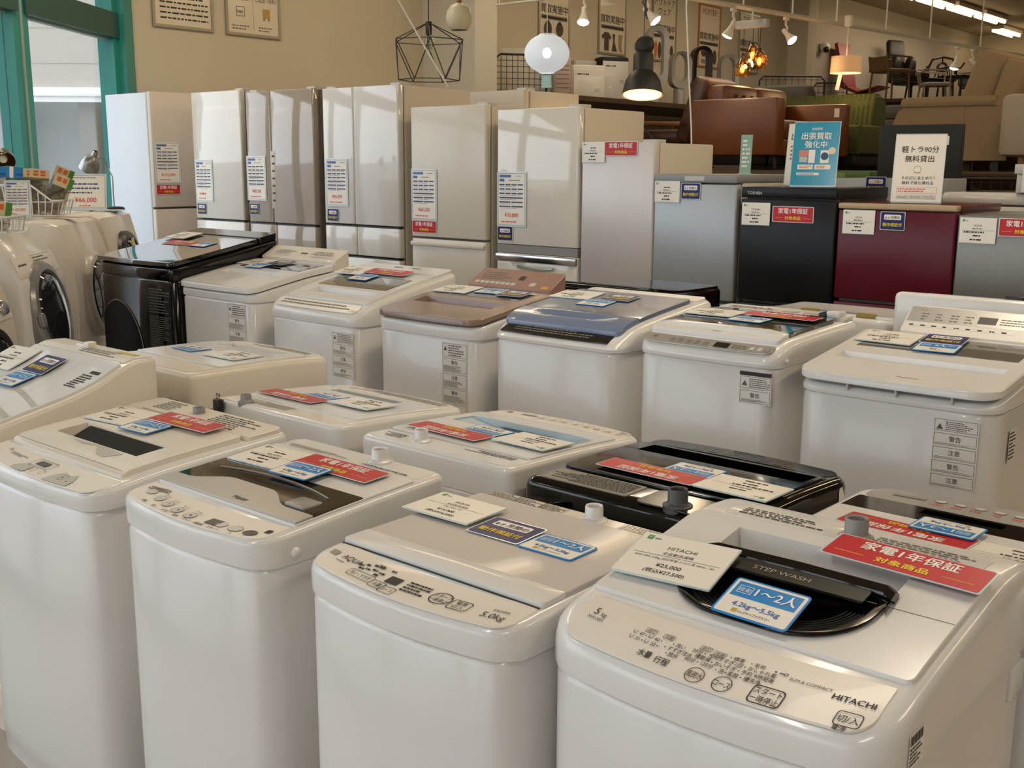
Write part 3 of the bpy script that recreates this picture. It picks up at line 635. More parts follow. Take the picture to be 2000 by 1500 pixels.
w = Washer('white washer turned away, with a pale blue lid scoop, middle row centre', -2.14, 2.43, .53, .56, .79, [(0, .848), (.25, .865), (.56, .876)], -1, bow=.03, rc=.05, re=.016)
W3 = w
sc_ = lambda x, y: -.028*max(0, 1-(x/.225)**2)**.7 if .165 < y < .262 and abs(x) < .225 else 0
m = w.patch('', -.245, .245, .10, .46, WPLA, .005, .009, .01, hf=sc_, xs=[-.224, .224]+[-.2+.05*i for i in range(9)], ys=(.165-e, .165+e, .262-e, .262+e), nx=14, ny=12, P=w.P(0, True), build=False); lid = m.build('lid', w.root); w.cut((-.222, .222, .163, .264), .04)
m = w.patch('', -.21, .21, .17, .258, PALEB, .0062, .002, .01, hf=lambda x, y: sc_(x, y), nx=16, P=w.P(0, True), build=False); m.build('lid_scoop', lid)
m = MB(); m.add([w.P(-.022)(-.1, .172), w.P(-.022)(.09, .172), w.P(-.004)(.09, .2), w.P(-.004)(-.1, .2)], [(0, 1, 2, 3)], M('scoop_blue_grey', '#8FA3AF', .3)); m.build('scoop_slot', lid)  # slot patch in a darker blue grey than the scoop
m = w.patch('', -.24, .24, .006, .092, PANEL, .0012, .003, .035, build=False); P = w.P(.0026)
m.disc(.2, .03, .01, GREYP, P); m.rect(.1, .15, .03, .045, GREYP, P)
for i in range(8): m.ringf(.07-.04*i, .03, .012, .0012, INKG, P, 14, ry=.009); m.dashes(.06-.04*i, .085-.04*i, .045, .06, 2, INKG, P, seed=i)
m.text('5.0kg', -.215, .02, .02, INKG, P=P); m.build('control_panel', w.root)
m = w.patch('', -.24, .24, .47, .55, WPLA, .001, .003, .02, build=False); P = w.P(.002); m.dashes(-.22, -.05, .475, .5, 3, INK, P, seed=6); m.dashes(.14, .22, .49, .53, 4, INK, P, seed=7, h=.4); m.rect(-.24, .24, .466, .469, SEAM, P); m.build('rear_panel', w.root); w.nozzle(.078, .51, WPLA, .0185)
m = MB(); Q = lambda y, z: (-.2662, y, z); m.rect(.06, .1, .80, .828, M('label_white', '#F2F0EA', .4), lambda y, z: (-.2658, y, z))
for i in range(8): m.rect(.064+.004*i, .066+.004*i, .803, .824, INK, Q)
m.build('barcode_sticker', w.root)
m = MB(); m.tube([(-.17+.02*sin(a), .575, .74+.02*cos(a)) for a in [2*pi*i/16 for i in range(16)]], .004, LGREY, 6, closed=True); m.tube([(.0, .57, .74), (.0, .58, .72), (.01, .59, .6), (.0, .6, .45)], .008, MATT, 6); m.build('drain_hose', w.root)

w = Washer('glossy black washer turned away from the camera, middle row', -1.55, 2.39, .55, .55, .79, [(0, .865), (.25, .878), (.55, .88)], -1, bow=.025, rc=.05, re=.022, cover=BLACK, body=BLACK)
WB = w
m = w.patch('', -.25, .25, .09, .43, BLACK, .006, .01, .02, hf=lambda x, y: -.05 if -.235 < x < .205 and .105 < y < .185 else 0, xs=(-.235-e, -.235+e, .205-e, .205+e), ys=(.105-e, .105+e, .185-e, .185+e), P=w.P(0, True), build=False); w.cut((-.24, .21, .1, .19)); m.rect(-.235, .205, .108, .182, MATT, w.P(-.0425, True)); lid = m.build('lid', w.root)
m = w.patch('', -.25, .25, .008, .08, BLACK, .0015, .003, .035, build=False); P = w.P(.0028)
for i in range(6): m.ringf(.12-.045*i, .035, .012, .0012, INKG, P, 14); m.dashes(.11-.045*i, .135-.045*i, .055, .066, 2, INKG, P, seed=i)
m.build('control_panel', w.root)
m = w.patch('', -.0, .24, .445, .53, M('black_label', '#8A877E', .35), .002, .003, .004, build=False); m.dashes(.01, .23, .452, .523, 9, INK, w.P(.003), seed=3); m.build('instruction_label', w.root)
m = w.patch('', -.25, -.03, .44, .545, BLACK, .002, .004, .02, build=False); m.build('inlet_tray', w.root); w.nozzle(-.12, .515, M('inlet_grey', '#4A4B4D', .4), .021, .036)
m = MB(); m.tube([(.16+.03*sin(a), .565, .77+.045*cos(a)) for a in [2*pi*i/16 for i in range(16)]], .005, LGREY, 6, closed=True); m.rbox(.15, .17, .545, .58, .80, .84, BLACK, .004, .003); m.build('cord_hook', w.root)
m = MB(); m.rect(-.11, .02, .72, .745, GREYP, lambda x, z: (x, .551, z)); m.dashes(-.1, .01, .723, .743, 2, INK, lambda x, z: (x, .5515, z), seed=4); m.build('rating_label', w.root)
m = MB(); m.flat([(.03, .8), (.075, .805), (.075, .85), (.06, .852)], M('label_white', '#F2F0EA', .4), lambda y, z: (-.2765, y, z)); m.build('side_sticker', w.root)

w = Washer('white and silver washer turned away, with a glossy dark lid band, right edge', -.94, 2.33, .55, .47, .79, [(0, .868), (.47, .876)], -1, bow=.025, rc=.05, re=.016)
WS = w
m = w.patch('', -.25, .25, .20, .40, WPLA, .006, .009, .006, P=w.P(0, True), build=False); lid = m.build('lid', w.root)
m = w.patch('', -.25, .25, .105, .2, BLACK, .006, .009, .01, .003, hf=lambda x, y: -.03 if -.06 < x < .1 and .12 < y < .15 else 0, xs=(-.06-e, -.06+e, .1-e, .1+e), ys=(.12-e, .12+e, .15-e, .15+e), P=w.P(0, True), build=False); m.build('lid_band', lid); w.cut((-.065, .105, .116, .154))
m = w.patch('', -.25, .25, .006, .098, SILV, .0012, .003, .035, build=False); P = w.P(.0026)
for i in range(8): m.disc(.1-.04*i, .045, .013, LGREY, P, ry=.01); m.ringf(.1-.04*i, .045, .013, .0012, INKG, P, 14, ry=.01); m.dashes(.09-.04*i, .115-.04*i, .06, .075, 2, INKR, P, seed=i)
m.rect(.13, .2, .04, .055, GREYP, P); m.build('control_panel', w.root)
m = w.patch('', -.25, .25, .41, .46, WPLA, .001, .003, .02, build=False); m.build('rear_panel', w.root)

# ---- back row, facing the camera --------------------------------
def lidpanel(w, x0, x1, y0, y1, mat, thick, rf=.06, rec=None, ny=14, **k):
    """thick overhanging lid whose top follows the profile"""
    hf = None; xs = (); ys = ()
    if rec:
        a, b, c, d, dep = rec; hf = lambda x, y: -dep*min(1, .35+.65*(y-c)/(d-c)) if a < x < b and c < y < d else 0
        xs = (a-e, a+e, b-e, b+e); ys = (c-e, c+e, d-e, d+e)
    return w.patch('', x0, x1, y0, y1, mat, 0, thick, rf, .01, hf=hf, xs=xs, ys=ys, nx=10, ny=ny, bev=.004, build=False, **k)
# tall black
w = Washer('tall glossy black washer, far left of the back row', -5.27, 2.88, .69, .62, 1.025, [(0, 1.112), (.3, 1.165), (.62, 1.225)], 1, bow=.02, rc=.05, re=.012, cover=BLACK, body=BLACK, drop=.028)
TBLK = w
m = lidpanel(w, -.345, .335, -.012, .5, M('black_glass_lid', '#15130F', .04, coat=1), .02, .03); lid = m.build('lid', w.root)
m = w.patch('', -.34, .335, .475, .487, STEEL, .002, .004, .003, build=False); m.build('lid_trim', lid)
m = w.patch('', -.34, .34, .505, .61, BLACK, .004, .03, .01, build=False); m.build('control_panel', w.root)
P = lambda x, z: (x, .0025-w.b(x, 0), z)
m = MB(); m.rect(.13, .31, .62, 1.0, M('label_black', '#26262A', .4), lambda x, z: (x, .0032-w.b(x, 0), z)); GL_ = M('ink_label_grey', '#77777A', .6)
m.dashes(.14, .3, .86, .985, 9, GL_, P, seed=1); m.dashes(.14, .3, .69, .85, 16, GL_, P, seed=2); 
for x in (.15, .205, .26): m.rect(x, x+.03, .645, .68, LGREY, P)
m.rect(.14, .2, .625, .638, LGREY, P); m.rect(.215, .3, .625, .638, LGREY, P); m.build('warning_label', w.root)
m = MB(); O_ = [(max(-.315, -.15+.23*cos(2*pi*k/40)), .60+.30*sin(2*pi*k/40)) for k in range(40)]
m.loft([[(x, q-w.b(x, 0), z) for x, z in O_] for q in (.006, .001)], M('disc_dark_reflection', '#050505', .5, spec=.15)); m.tube([(x, .001-w.b(x, 0), z) for x, z in O_[:14]], .0025, GREYP, 5); m.build('front_disc', w.root)  # darker matt black stands in for the dark reflection on the disc
# white with rear panel
w = Washer('white washer with a rear button panel, right of the tall black one', -4.572, 2.9, .575, .58, .965, [(0, 1.033), (.3, 1.085), (.46, 1.105), (.58, 1.13)], 1, bow=.012, rc=.05, re=.012, drop=.03)
TWP = w
m = lidpanel(w, -.288, .288, -.012, .47, WPLA, .024, .06, (-.22, .23, .19, .25, .018)); m.text('Panasonic', -.02, .1, .013, INKG, P=w.P(.0008)); lid = m.build('lid', w.root)
m = w.patch('', -.22, .24, .30, .455, SMOKE, .0012, .003, .004, build=False); m.build('glass_window', lid)
m = w.patch('', -.28, .28, .475, .57, CREAM, .012, .045, .01, hf=lambda x, y: .03*(y-.475)/.095, build=False); P = w.P(.024)
m.rect(-.02, .03, .515, .54, DARK, w.P(.0285)); m.dashes(-.2, -.06, .49, .55, 4, INKG, w.P(.033), seed=3); m.dashes(.08, .24, .49, .55, 3, INKG, w.P(.033), seed=4); m.build('control_panel', w.root)
w.label_front(.108, .233, .66, .955, 4, boxes=5)
# square grey glass
w = Washer('white washer with a grey glass pane in its lid, back row third from left', -3.89, 2.9, .59, .58, .925, [(0, .975), (.07, 1.012), (.2, 1.045), (.4, 1.085), (.58, 1.115)], 1, bow=.012, rc=.05, re=.02, drop=.004)
TSH = w
m = w.patch('', -.25, .27, .07, .46, WPLA, .006, .012, .02, .006, hf=lambda x, y: -.022*min(1, .3+.7*(y-.125)/.055) if -.17 < x < .22 and .125 < y < .185 else 0, xs=(-.17-e, -.17+e, .22-e, .22+e), ys=(.125-e, .125+e, .185-e, .185+e), ny=12, P=w.P(0, True), build=False); lid = m.build('lid', w.root); w.cut((-.175, .225, .12, .19), .04)
m = w.patch('', -.215, .225, .215, .37, GREYGL, .008, .003, .003, P=w.P(0, True), build=False); m.text('SHARP', .0, .235, .012, INKG, P=w.P(.0085, True)); m.build('glass_window', lid)
m = w.patch('', -.26, .26, .012, .062, PANEL, .0, .003, .02, build=False); P = w.P(.0012); m.dashes(-.23, .25, .024, .054, 2, INKG, P, seed=5); m.build('control_panel', w.root)
m = w.patch('', -.275, .275, .47, .575, WPLA, .008, .03, .006, .03, build=False); P = w.P(.009); m.rect(-.06, -.01, .53, .545, GREYP, P); m.rect(.05, .1, .53, .545, GREYP, P); m.build('rear_panel', w.root)
w.label_front(.135, .262, .71, .90, 6, ink=INKG); 
m = MB(); P = lambda x, z: (x, .002, z); m.rect(.155, .205, .665, .685, M('label_paper', '#E6E3DC', .4), P); m.rect(.215, .234, .665, .685, INK, P); m.rect(.238, .256, .665, .685, INK, P); m.build('small_label', w.root)
# brown lid
BROWN = M('brown_plastic', '#8F776A', .24, coat=.3, var=.04, scale=4); BROWNP = M('brown_panel', '#99776C', .3)
w = Washer('washer with a brown lid and brown rear panel, back row centre', -3.2, 2.9, .545, .58, .94, [(0, 1.018), (.3, 1.06), (.58, 1.09)], 1, bow=.012, rc=.055, re=.014, drop=.03)
TBR = w
m = lidpanel(w, -.272, .268, -.008, .455, BROWN, .022, .055, (-.22, .2, .155, .235, .02)); lid = m.build('lid', w.root)
m = w.patch('', -.21, .215, .29, .43, M('brown_glass', '#4B4038', .06, coat=.9), .0012, .003, .003, build=False); m.build('glass_window', lid)
m = w.patch('', -.205, .235, .46, .57, BROWNP, .006, .03, .01, hf=lambda x, y: .05*(y-.46)/.11, build=False); P = lambda x, y: (x, y, w.S(y)+.0068+.05*(y-.46)/.11)
m.rect(.03, .06, .51, .535, DARK, P)
for i in range(8): m.rect(-.18+.028*i, -.158+.028*i, .475, .49, LGREY, P)
m.dashes(-.17, .0, .5, .55, 4, INKG, P, seed=4); m.rect(.18, .215, .47, .487, M('button_gold', '#D09A3E', .4), P); m.rect(.11, .14, .48, .5, LGREY, P); m.build('control_panel', w.root)
w.label_front(.10, .222, .58, .925, 9, boxes=6)
# blue lid
BLUL = M('blue_lid', '#56657F', .2, coat=.5, var=.03, scale=4); BLUF = M('blue_lid_front', '#7283A0', .22, coat=.4)
w = Washer('washer with a slate blue lid and black front strip, back row', -2.59, 2.9, .56, .60, .965, [(0, .99), (.05, 1.012), (.1, 1.035), (.2, 1.055), (.6, 1.10)], 1, bow=.01, rc=.055, re=.03)
TBL = w
m = w.patch('', -.245, .225, .012, .075, M('touch_strip_black', '#17171A', .1, coat=.6), .0015, .003, .004, .002, build=False); m.dashes(-.19, .19, .025, .06, 3, INKG, w.P(.0026), seed=3); m.build('control_panel', w.root)
m = w.patch('', -.262, .245, .165, .5, BLUL, .014, .02, .003, .02, P=w.P(0, True), build=False); m.text('HITACHI', -.03, .19, .014, NAVY, P=w.P(.0146, True)); lid = m.build('lid', w.root)
m = w.patch('', -.262, .245, .052, .166, BLUF, .018, .016, .02, .002, hf=lambda x, y: (-.016*max(0, 1-((x-.0)/.17)**2)*sin(pi*(y-.105)/.05) if .105 < y < .155 and abs(x) < .17 else 0), xs=[-.17+.034*i for i in range(11)], ys=[.105+.005*i for i in range(11)], P=w.P(0, True), build=False); m.build('lid_handle', lid)
m = w.patch('', -.26, .255, .51, .59, WPLA, .004, .006, .02, build=False); m.build('rear_panel', w.root)
# silver strip, dark glass lid
w = Washer('washer with a silver button strip and dark see-through lid, back row', -1.976, 2.92, .50, .58, .98, [(0, 1.022), (.04, 1.04), (.12, 1.06), (.58, 1.078)], 1, bow=.012, rc=.05, re=.03)
TBH = w
m = w.patch('', -.235, .225, .006, .05, SILV, .001, .003, .025, .012, build=False); P = w.P(.0024)
for i in range(5): btn(m, -.12+.03*i, .022, .009, .008, '水', P, .008, False, lw=.001)
m.rect(.03, .08, .012, .036, DARK, P); m.rect(-.2, -.185, .024, .034, INKG, P); m.rect(.15, .165, .014, .03, LGREY, P); m.rect(.175, .19, .014, .03, LGREY, P); m.rect(.197, .215, .014, .03, GREYP, P); m.dashes(.09, .14, .014, .034, 2, INKG, P, seed=2); m.build('control_panel', w.root)
m = w.patch('', -.235, .222, .058, .125, WPLA, .014, .018, .012, .002, hf=lambda x, y: (.007 if y > .1 and abs(x) < .19 else 0), ys=(.099, .101), P=w.P(0, True), build=False); m.text('Haier', -.0, .074, .014, INKG, P=w.P(.0148, True)); hd = m.build('lid_front', w.root)
m = w.patch('', -.235, .222, .125, .47, M('dark_lid_glass', '#3A362F', .05, coat=.9), .014, .018, .003, .04, P=w.P(0, True), build=False); m.dashes(-.19, .15, .40, .44, 2, M('label_cream', '#B9AF93', .5), w.P(.0148, True), seed=4); m.build('glass_lid', w.root)
m = w.patch('', -.235, .235, .48, .57, WPLA, .012, .014, .02, build=False); P = w.P(.013); m.rect(.0, .06, .5, .53, LGREY, P); m.rect(.08, .13, .5, .53, LGREY, P); m.dashes(-.2, -.02, .495, .54, 3, INKG, P, seed=5); m.build('rear_panel', w.root)
m = MB(); m.rbox(.175, .225, .47, .53, w.S(.5)+.01, w.S(.5)+.032, WPLA, .012, .006); m.rbox(.15, .18, .47, .52, w.S(.5)+.008, w.S(.5)+.024, DARK, .006, .004); m.build('softener_cap', w.root)
m = MB(); m.puff((.252, .06, 1.0), (.005, .008, .008), WPLA, .9); m.build('side_button', w.root)
w.label_front(.132, .234, .87, .955, 11, boxes=2)
m = MB(); m.rect(.132, .234, .956, .968, INK, lambda x, z: (x, .0029-w.b(x, 0), z)); m.build('label_heading', w.root)
# big white, rear panel
w = Washer('big white washer with a raised rear button panel, right end of the back row', -1.417, 2.92, .57, .60, .935, [(0, .998), (.3, 1.035), (.47, 1.058), (.6, 1.075)], 1, bow=.012, rc=.07, re=.02, drop=.036)
TPA = w
m = lidpanel(w, -.285, .282, -.012, .485, WPLA, .022, .07, (-.24, .235, .165, .225, .02), ny=16); m.text('WasherDryer', .03, .04, .011, INK, P=w.P(.001)); lid = m.build('lid', w.root)
m = w.patch('', -.235, .24, .30, .465, M('pane_grey_glass', '#77746E', .05, coat=1), .0012, .003, .004, build=False); m.build('glass_window', lid)
m = w.patch('', -.175, .25, .487, .585, PANEL, .006, .05, .01, .03, hf=lambda x, y: .06*(y-.487)/.098, build=False); P = lambda x, y: (x, y, w.S(y)+.0068+.06*(y-.487)/.098)
m.rect(-.17, .245, .525, .58, SILV, lambda x, y: (x, y, w.S(y)+.0065+.06*(y-.487)/.098)); m.rect(.045, .1, .535, .56, DARK, P); m.text('ECO', -.13, .565, .011, INKG, P=P)
for i in range(9): m.rect(-.14+.035*i, -.118+.035*i, .507, .517, WPLA, P); m.dashes(-.155+.035*i, -.14+.035*i, .507, .517, 1, INK, P, seed=i)
for i in range(4): m.dashes(-.13+.045*i, -.105+.045*i, .53, .56, 3, INKG, P, seed=i+3)
m.dashes(.11, .2, .535, .56, 3, INKG, P, seed=9); m.rect(.205, .24, .497, .511, M('button_gold', '#D09A3E', .4), P); m.rect(.205, .22, .52, .53, LGREY, P); m.rect(.225, .24, .52, .53, LGREY, P); m.build('control_panel', w.root)
w.label_front(.126, .243, .725, .915, 14, boxes=5)
m = MB()
for x in (-.12, .02, .17): m.box(x-.003, x+.003, -.004-w.b(x, 0), .01, w.S(0)-.042, w.S(0)-.022, LGREY)
m.build('lid_pad', w.root)
m = MB(); Q = lambda y, z: (w.W/2+.0012, y, z); m.rect(.12, .18, .79, .88, M('label_paper', '#E6E3DC', .4), lambda y, z: (w.W/2+.0006, y, z)); m.dashes(.125, .175, .795, .875, 8, INK, Q, seed=3); m.build('side_sticker', w.root)

# ---- tops of the row behind the back row -------------------------
for lab, x0, W_, z, col, kw in (('black-topped washer just showing behind the blue-lidded washer', -2.93, .50, 1.085, BLACK, {}), ('white washer just showing behind the dark see-through lid', -2.06, .60, 1.055, WPLA, {}), ('white washer with a high curved back rim, behind the big white washer', -1.44, .58, 1.16, WPLA, {})):
    w = Washer(lab, x0, 4.27, W_, .6, .95, [(0, z-.1 if z > 1.1 else z-.035), (.35, z-.03), (.6, z)], -1, bow=.02, rc=.05, re=.02, cover=col, body=WHITE)
    if z < 1.06:
        m = w.patch('', -.27, .25, .1, .44, WPLA, .01, .014, .02, build=False); m.rect(-.1, .1, .3, .38, PALEB, w.P(.011)); m.build('lid', w.root)
        m = MB()
        for x in (-.2, .02): m.rbox(x, x+.07, .42, .45, w.S(.43), w.S(.43)+.018, M('hinge_olive', '#8A7A35', .4), .005, .004)
        m.build('hinge', w.root)
    elif z > 1.1:
        m = MB(); m.rbox(-.12, -.06, .535, .56, w.S(.55)-.01, w.S(.55)+.012, DARK, .006, .004); m.build('water_inlet', w.root)
        m = w.patch('', -.2, .2, .5, .52, LGREY, .001, .003, .003, build=False); m.build('rear_panel', w.root)
    else:
        m = w.patch('', -.24, .22, .03, .56, BLACK, .008, .012, .02, build=False); m.build('lid', w.root)

# ================================================================ refrigerators (fronts face -y unless turned)
def fridge(label, w, top, d, doors, fm, sm, loc, rz=0, z0=.22, gloss=None, name='refrigerator', handle=None, trim=None, cat='refrigerator', group=None, r=.012, hinge=True):
    """doors: (bottom, top, [x splits 0..1], 'door' or 'drawer'), heights measured from the floor"""
    t = thing(name, label, cat, (loc[0], loc[1], z0), rz, group); H = top-z0; o = []
    m = MB(); m.rbox(-w/2+.004, w/2-.004, .06, d, .0, H-.012, sm, .012, .006)
    m.box(-w/2+.012, w/2-.012, .045, .065, .02, H-.02, SEAM); m.build('cabinet', t)
    for a, b, sp, kind in doors:
        xs = [-w/2]+[-w/2+w*s for s in sp]+[w/2]
        for x0, x1 in zip(xs, xs[1:]):
            m = MB(); m.rbox(x0+.0015, x1-.0015, 0, .05, a-z0+.003, b-z0-.003, fm, r, .004)
            if kind == 'ledge':
                m.rbox(x0+.004, x1-.004, -.018, .01, b-z0-.045, b-z0-.02, fm, .006, .005)
            dr = m.build('drawer' if kind != 'door' else 'door', t)
            if kind == 'grip':
                m = MB(); m.box(x0+.003, x1-.003, .002, .03, b-z0-.004, b-z0+.006, DARK); m.build('grip_groove', dr)
            if kind == 'chrome':
                m = MB(); m.rbox(x0+.002, x1-.002, -.014, .006, b-z0-.05, b-z0-.006, CHROME, .006, .006); m.build('handle', dr)
    if hinge:
        for sd in ((-1, 1) if doors[0][2] else (1,)):
            c = sd*(w/2-.055); m = MB(); m.rbox(c-.045, c+.045, .03, .12, H-.02, H+.006, LGREY, .01, .003); m.build('hinge_cover', t)
    return t
PEARL = M('pearl_glass', '#DCD8D0', .07, coat=.8); CHAMP = M('champagne_glass', '#A89C90', .07, coat=.8, var=.03, scale=2)
PWHT = M('pearl_white', '#DEDCD9', .1, coat=.6); SIDEB = M('fridge_side_beige', '#CFC6B6', .5); SIDEW = M('fridge_side_white', '#D5DEE6', .4)
IVORY = M('ivory_satin', '#DAD4C6', .3, coat=.2); WGLOSS = M('white_gloss', '#E2DED4', .08, coat=.7); SVW = M('silver_white_satin', '#CFCAC6', .35, metal=.25, var=.03, scale=90, stretch=(1, 1, .02))
SVG = M('silver_grey_satin', '#A6ABAE', .35, metal=.35, var=.04, scale=90, stretch=(1, 1, .02)); BURG = M('burgundy_satin', '#58081D', .3, spec=.35); SGR = M('dark_silver', '#85857F', .35, metal=.5, var=.04, scale=90, stretch=(1, 1, .02))
BSAT = M('black_satin', '#0D0E10', .35, spec=.3); GREIGE = M('greige_satin', '#D3C8BC', .4)
YF = 4.75
F1 = fridge('tall white refrigerator turned to the right, in the corner beside the teal window', .62, 2.105, .64, [(1.245, 2.10, [], 'door'), (.78, 1.235, [], 'drawer'), (.24, .77, [], 'drawer')], GREIGE, SIDEW, (-7.5, 4.905), pi/2)
F2 = fridge('tall white glass-fronted refrigerator, second from the teal window', .60, 2.09, .62, [(1.175, 2.085, [], 'door'), (.95, 1.165, [], 'grip'), (.24, .94, [], 'grip')], PEARL, SIDEW, (-6.905, YF))
F3 = fridge('tall champagne glass refrigerator with two upper doors', .735, 2.07, .62, [(1.172, 2.065, [.38], 'door'), (.93, 1.162, [.42], 'grip'), (.24, .92, [], 'grip')], CHAMP, M('fridge_side_brown', '#6E6254', .4), (-6.178, YF))
F4 = fridge('tall pearl white refrigerator with two upper doors, next to the champagne one', .715, 2.06, .66, [(1.192, 2.055, [.42], 'door'), (.995, 1.182, [.44], 'grip'), (.62, .985, [], 'grip'), (.24, .61, [], 'grip')], PWHT, SIDEB, (-5.36, YF))
F5 = fridge('ivory three-door refrigerator with a ledge handle on its drawer', .615, 1.92, .62, [(1.142, 1.915, [], 'door'), (.72, 1.135, [], 'ledge'), (.24, .71, [], 'ledge')], IVORY, SIDEB, (-4.59, YF))
F6 = fridge('glossy white refrigerator with a chrome drawer handle', .585, 1.888, .62, [(1.13, 1.882, [], 'door'), (.70, 1.085, [], 'chrome'), (.24, .69, [], 'chrome')], WGLOSS, SIDEB, (-3.907, YF))
m = MB(); m.box(-.29, .29, .004, .05, 1.085-.22, 1.13-.22, GREYP); m.build('grey_band', F6)
m = MB(); m.tube([(-.13+.26*i/12, -.004, .79-.012*sin(pi*i/12)) for i in range(13)], .009, CHROME, 8); m.build('drawer_grip', F6)
F7 = fridge('slim silver-white two-door refrigerator with a red card at its top', .465, 1.70, .58, [(.95, 1.695, [], 'door'), (.24, .94, [], 'door')], SVW, SIDEB, (-3.365, YF))
F8 = fridge('short silver-grey refrigerator with a grey top strip', .475, 1.535, .56, [(.92, 1.49, [], 'door'), (.24, .91, [], 'door')], SVG, SIDEB, (-2.895, YF), hinge=False)
m = MB(); m.rbox(-.236, .236, -.004, .56, 1.493-.22, 1.535-.22, M('strip_grey', '#8C8F91', .4), .01, .006); m.rect(-.055, .055, 1.503-.22, 1.525-.22, LGREY, lambda x, z: (x, -.0048, z)); m.build('top_strip', F8)
F9 = fridge('short black refrigerator under the turquoise sign', .49, 1.478, .58, [(.94, 1.425, [], 'door'), (.24, .93, [], 'door')], BSAT, BSAT, (-2.393, YF), hinge=False)
m = MB(); m.rbox(-.244, .244, 0, .58, 1.428-.22, 1.478-.22, BSAT, .01, .004); m.text('TOSHIBA', -.17, 1.444-.22, .019, M('ink_pale', '#C9C9C9', .5), P=lambda x, z: (x, -.001, z), bold=.01); m.build('top_strip', F9)
F10 = fridge('short burgundy refrigerator with a beige top edge', .53, 1.415, .58, [(.985, 1.388, [], 'door'), (.24, .975, [], 'door')], BURG, BURG, (-1.878, YF), hinge=False)
m = MB(); m.rbox(-.264, .264, -.003, .05, 1.39-.22, 1.415-.22, M('trim_beige', '#B79F7E', .4), .008, .006); m.rbox(-.264, .264, .052, .58, 1.385-.22, 1.414-.22, BURG, .008, .003); m.build('top_strip', F10)
F11 = fridge('short dark silver refrigerator at the right edge', .50, 1.392, .58, [(.96, 1.38, [], 'door'), (.24, .95, [], 'door')], SGR, SGR, (-1.36, YF), hinge=False)
m = MB()
for i in range(7): m.rect(-.085, -.055, 1.62-.05*i-.22, 1.632-.05*i-.22, INK, lambda x, z: (x, -.0012, z))
m.rbox(-.10, -.045, -.001, .004, 1.27-.22, 1.66-.22, M('touch_strip_beige', '#BDB3A5', .2), .004, .001); m.build('touch_strip', F3)
# second row behind
fridge('grey-sided refrigerator standing behind, its top showing past the pearl white one', .56, 2.075, .6, [(1.2, 2.07, [], 'door'), (.1, 1.19, [], 'door')], SIDEB, SIDEB, (-5.09, 5.72), z0=0)
G2 = fridge('low silver refrigerator behind the black one, with a navy card on its top edge', .56, 1.528, .5, [(.8, 1.52, [], 'door'), (.05, .79, [], 'door')], SVG, SVG, (-2.32, 5.63), z0=0, hinge=False)
t = thing('chest_freezer', 'long white chest freezer behind the burgundy refrigerator', 'freezer', (-1.33, 5.63, 0))
m = MB(); m.rbox(-.66, .66, 0, .6, 0, 1.39, WGLOSS, .03, .01); m.build('body', t)
m = MB(); m.rbox(-.67, .67, -.01, .62, 1.395, 1.455, WGLOSS, .03, .02); m.build('lid', t)
t = thing('cardboard_box', 'white box with a price card, on the white freezer at the right edge', 'box', (-1.45, 5.75, 1.456))
m = MB(); m.rbox(-.19, .22, -.15, .15, 0, .13, M('box_white', '#D9D5CC', .5), .006, .004); m.build('carton', t)
m = MB(); m.rbox(-.2, .23, -.16, .16, .09, .135, M('box_lid', '#CFCCC6', .5), .006, .003); m.build('box_lid', t)

# ================================================================ cards
def base(m, w, h, mat, r=.004, z=.0018): m.prism(rrect(-w/2, w/2, -h/2, h/2, r, 2), 0, z, mat); return lambda x, y: (x, y, z+.0004)
CM = {}
def red_card(w, h):
    m = MB(); base(m, w+.008, h+.006, SLEEVE, z=.0012); P = base(m, w, h, RED)
    m.text('家電1年保証', 0, h*.08, h*.40, INKW, P=P, bold=.02, maxw=w*.86); m.text('対象商品', 0, -h*.34, h*.26, YEL, P=P, bold=.025, sx=1.15)
    for s in (-1, 1): m.rect(min(s*w*.25, s*w*.45), max(s*w*.25, s*w*.45), -h*.25, -h*.235, YEL, P)
    return m
def navy_card(w, h):
    m = MB(); base(m, w+.006, h+.005, SLEEVE, z=.0012); P = base(m, w, h, NAVY); o = rrect(-w*.36, w*.36, h*.06, h*.36, h*.06, 3); m.flat(o, INKW, P)
    Q = lambda x, y: (x, y, .0026); m.text('6ヶ月間の', 0, h*.12, h*.2, INK, P=Q, bold=.01, maxw=w*.64); m.text('動作保証付', 0, -h*.30, h*.23, YEL, P=P, bold=.02, maxw=w*.84); return m
def blue_card(a, b):
    w, h = .125, .088; m = MB(); base(m, w, h, BLU, .006); P = base(m, w-.007, h-.007, PAPER, .004, .0021)
    m.rect(-w*.43, w*.43, .0, h*.40, BLU, P); Q = lambda x, y: (x, y, .0031)
    m.frame(-w*.38, -w*.19, h*.10, h*.30, .001, INKW, Q); m.text('目安', -w*.285, h*.15, h*.12, INKW, P=Q); m.text(a, w*.13, h*.11, h*.28, INKW, P=Q, bold=.02, maxw=w*.54)
    m.text(b, 0, -h*.24, h*.17, INKB, P=P, bold=.02, maxw=w*.82); m.text('トレジャーファクトリー', w*.04, -h*.39, h*.085, INK, P=P, bold=.01, maxw=w*.42); m.rect(-w*.26, -w*.19, -h*.40, -h*.30, M('logo_gold', '#C2A13A', .5), P); return m
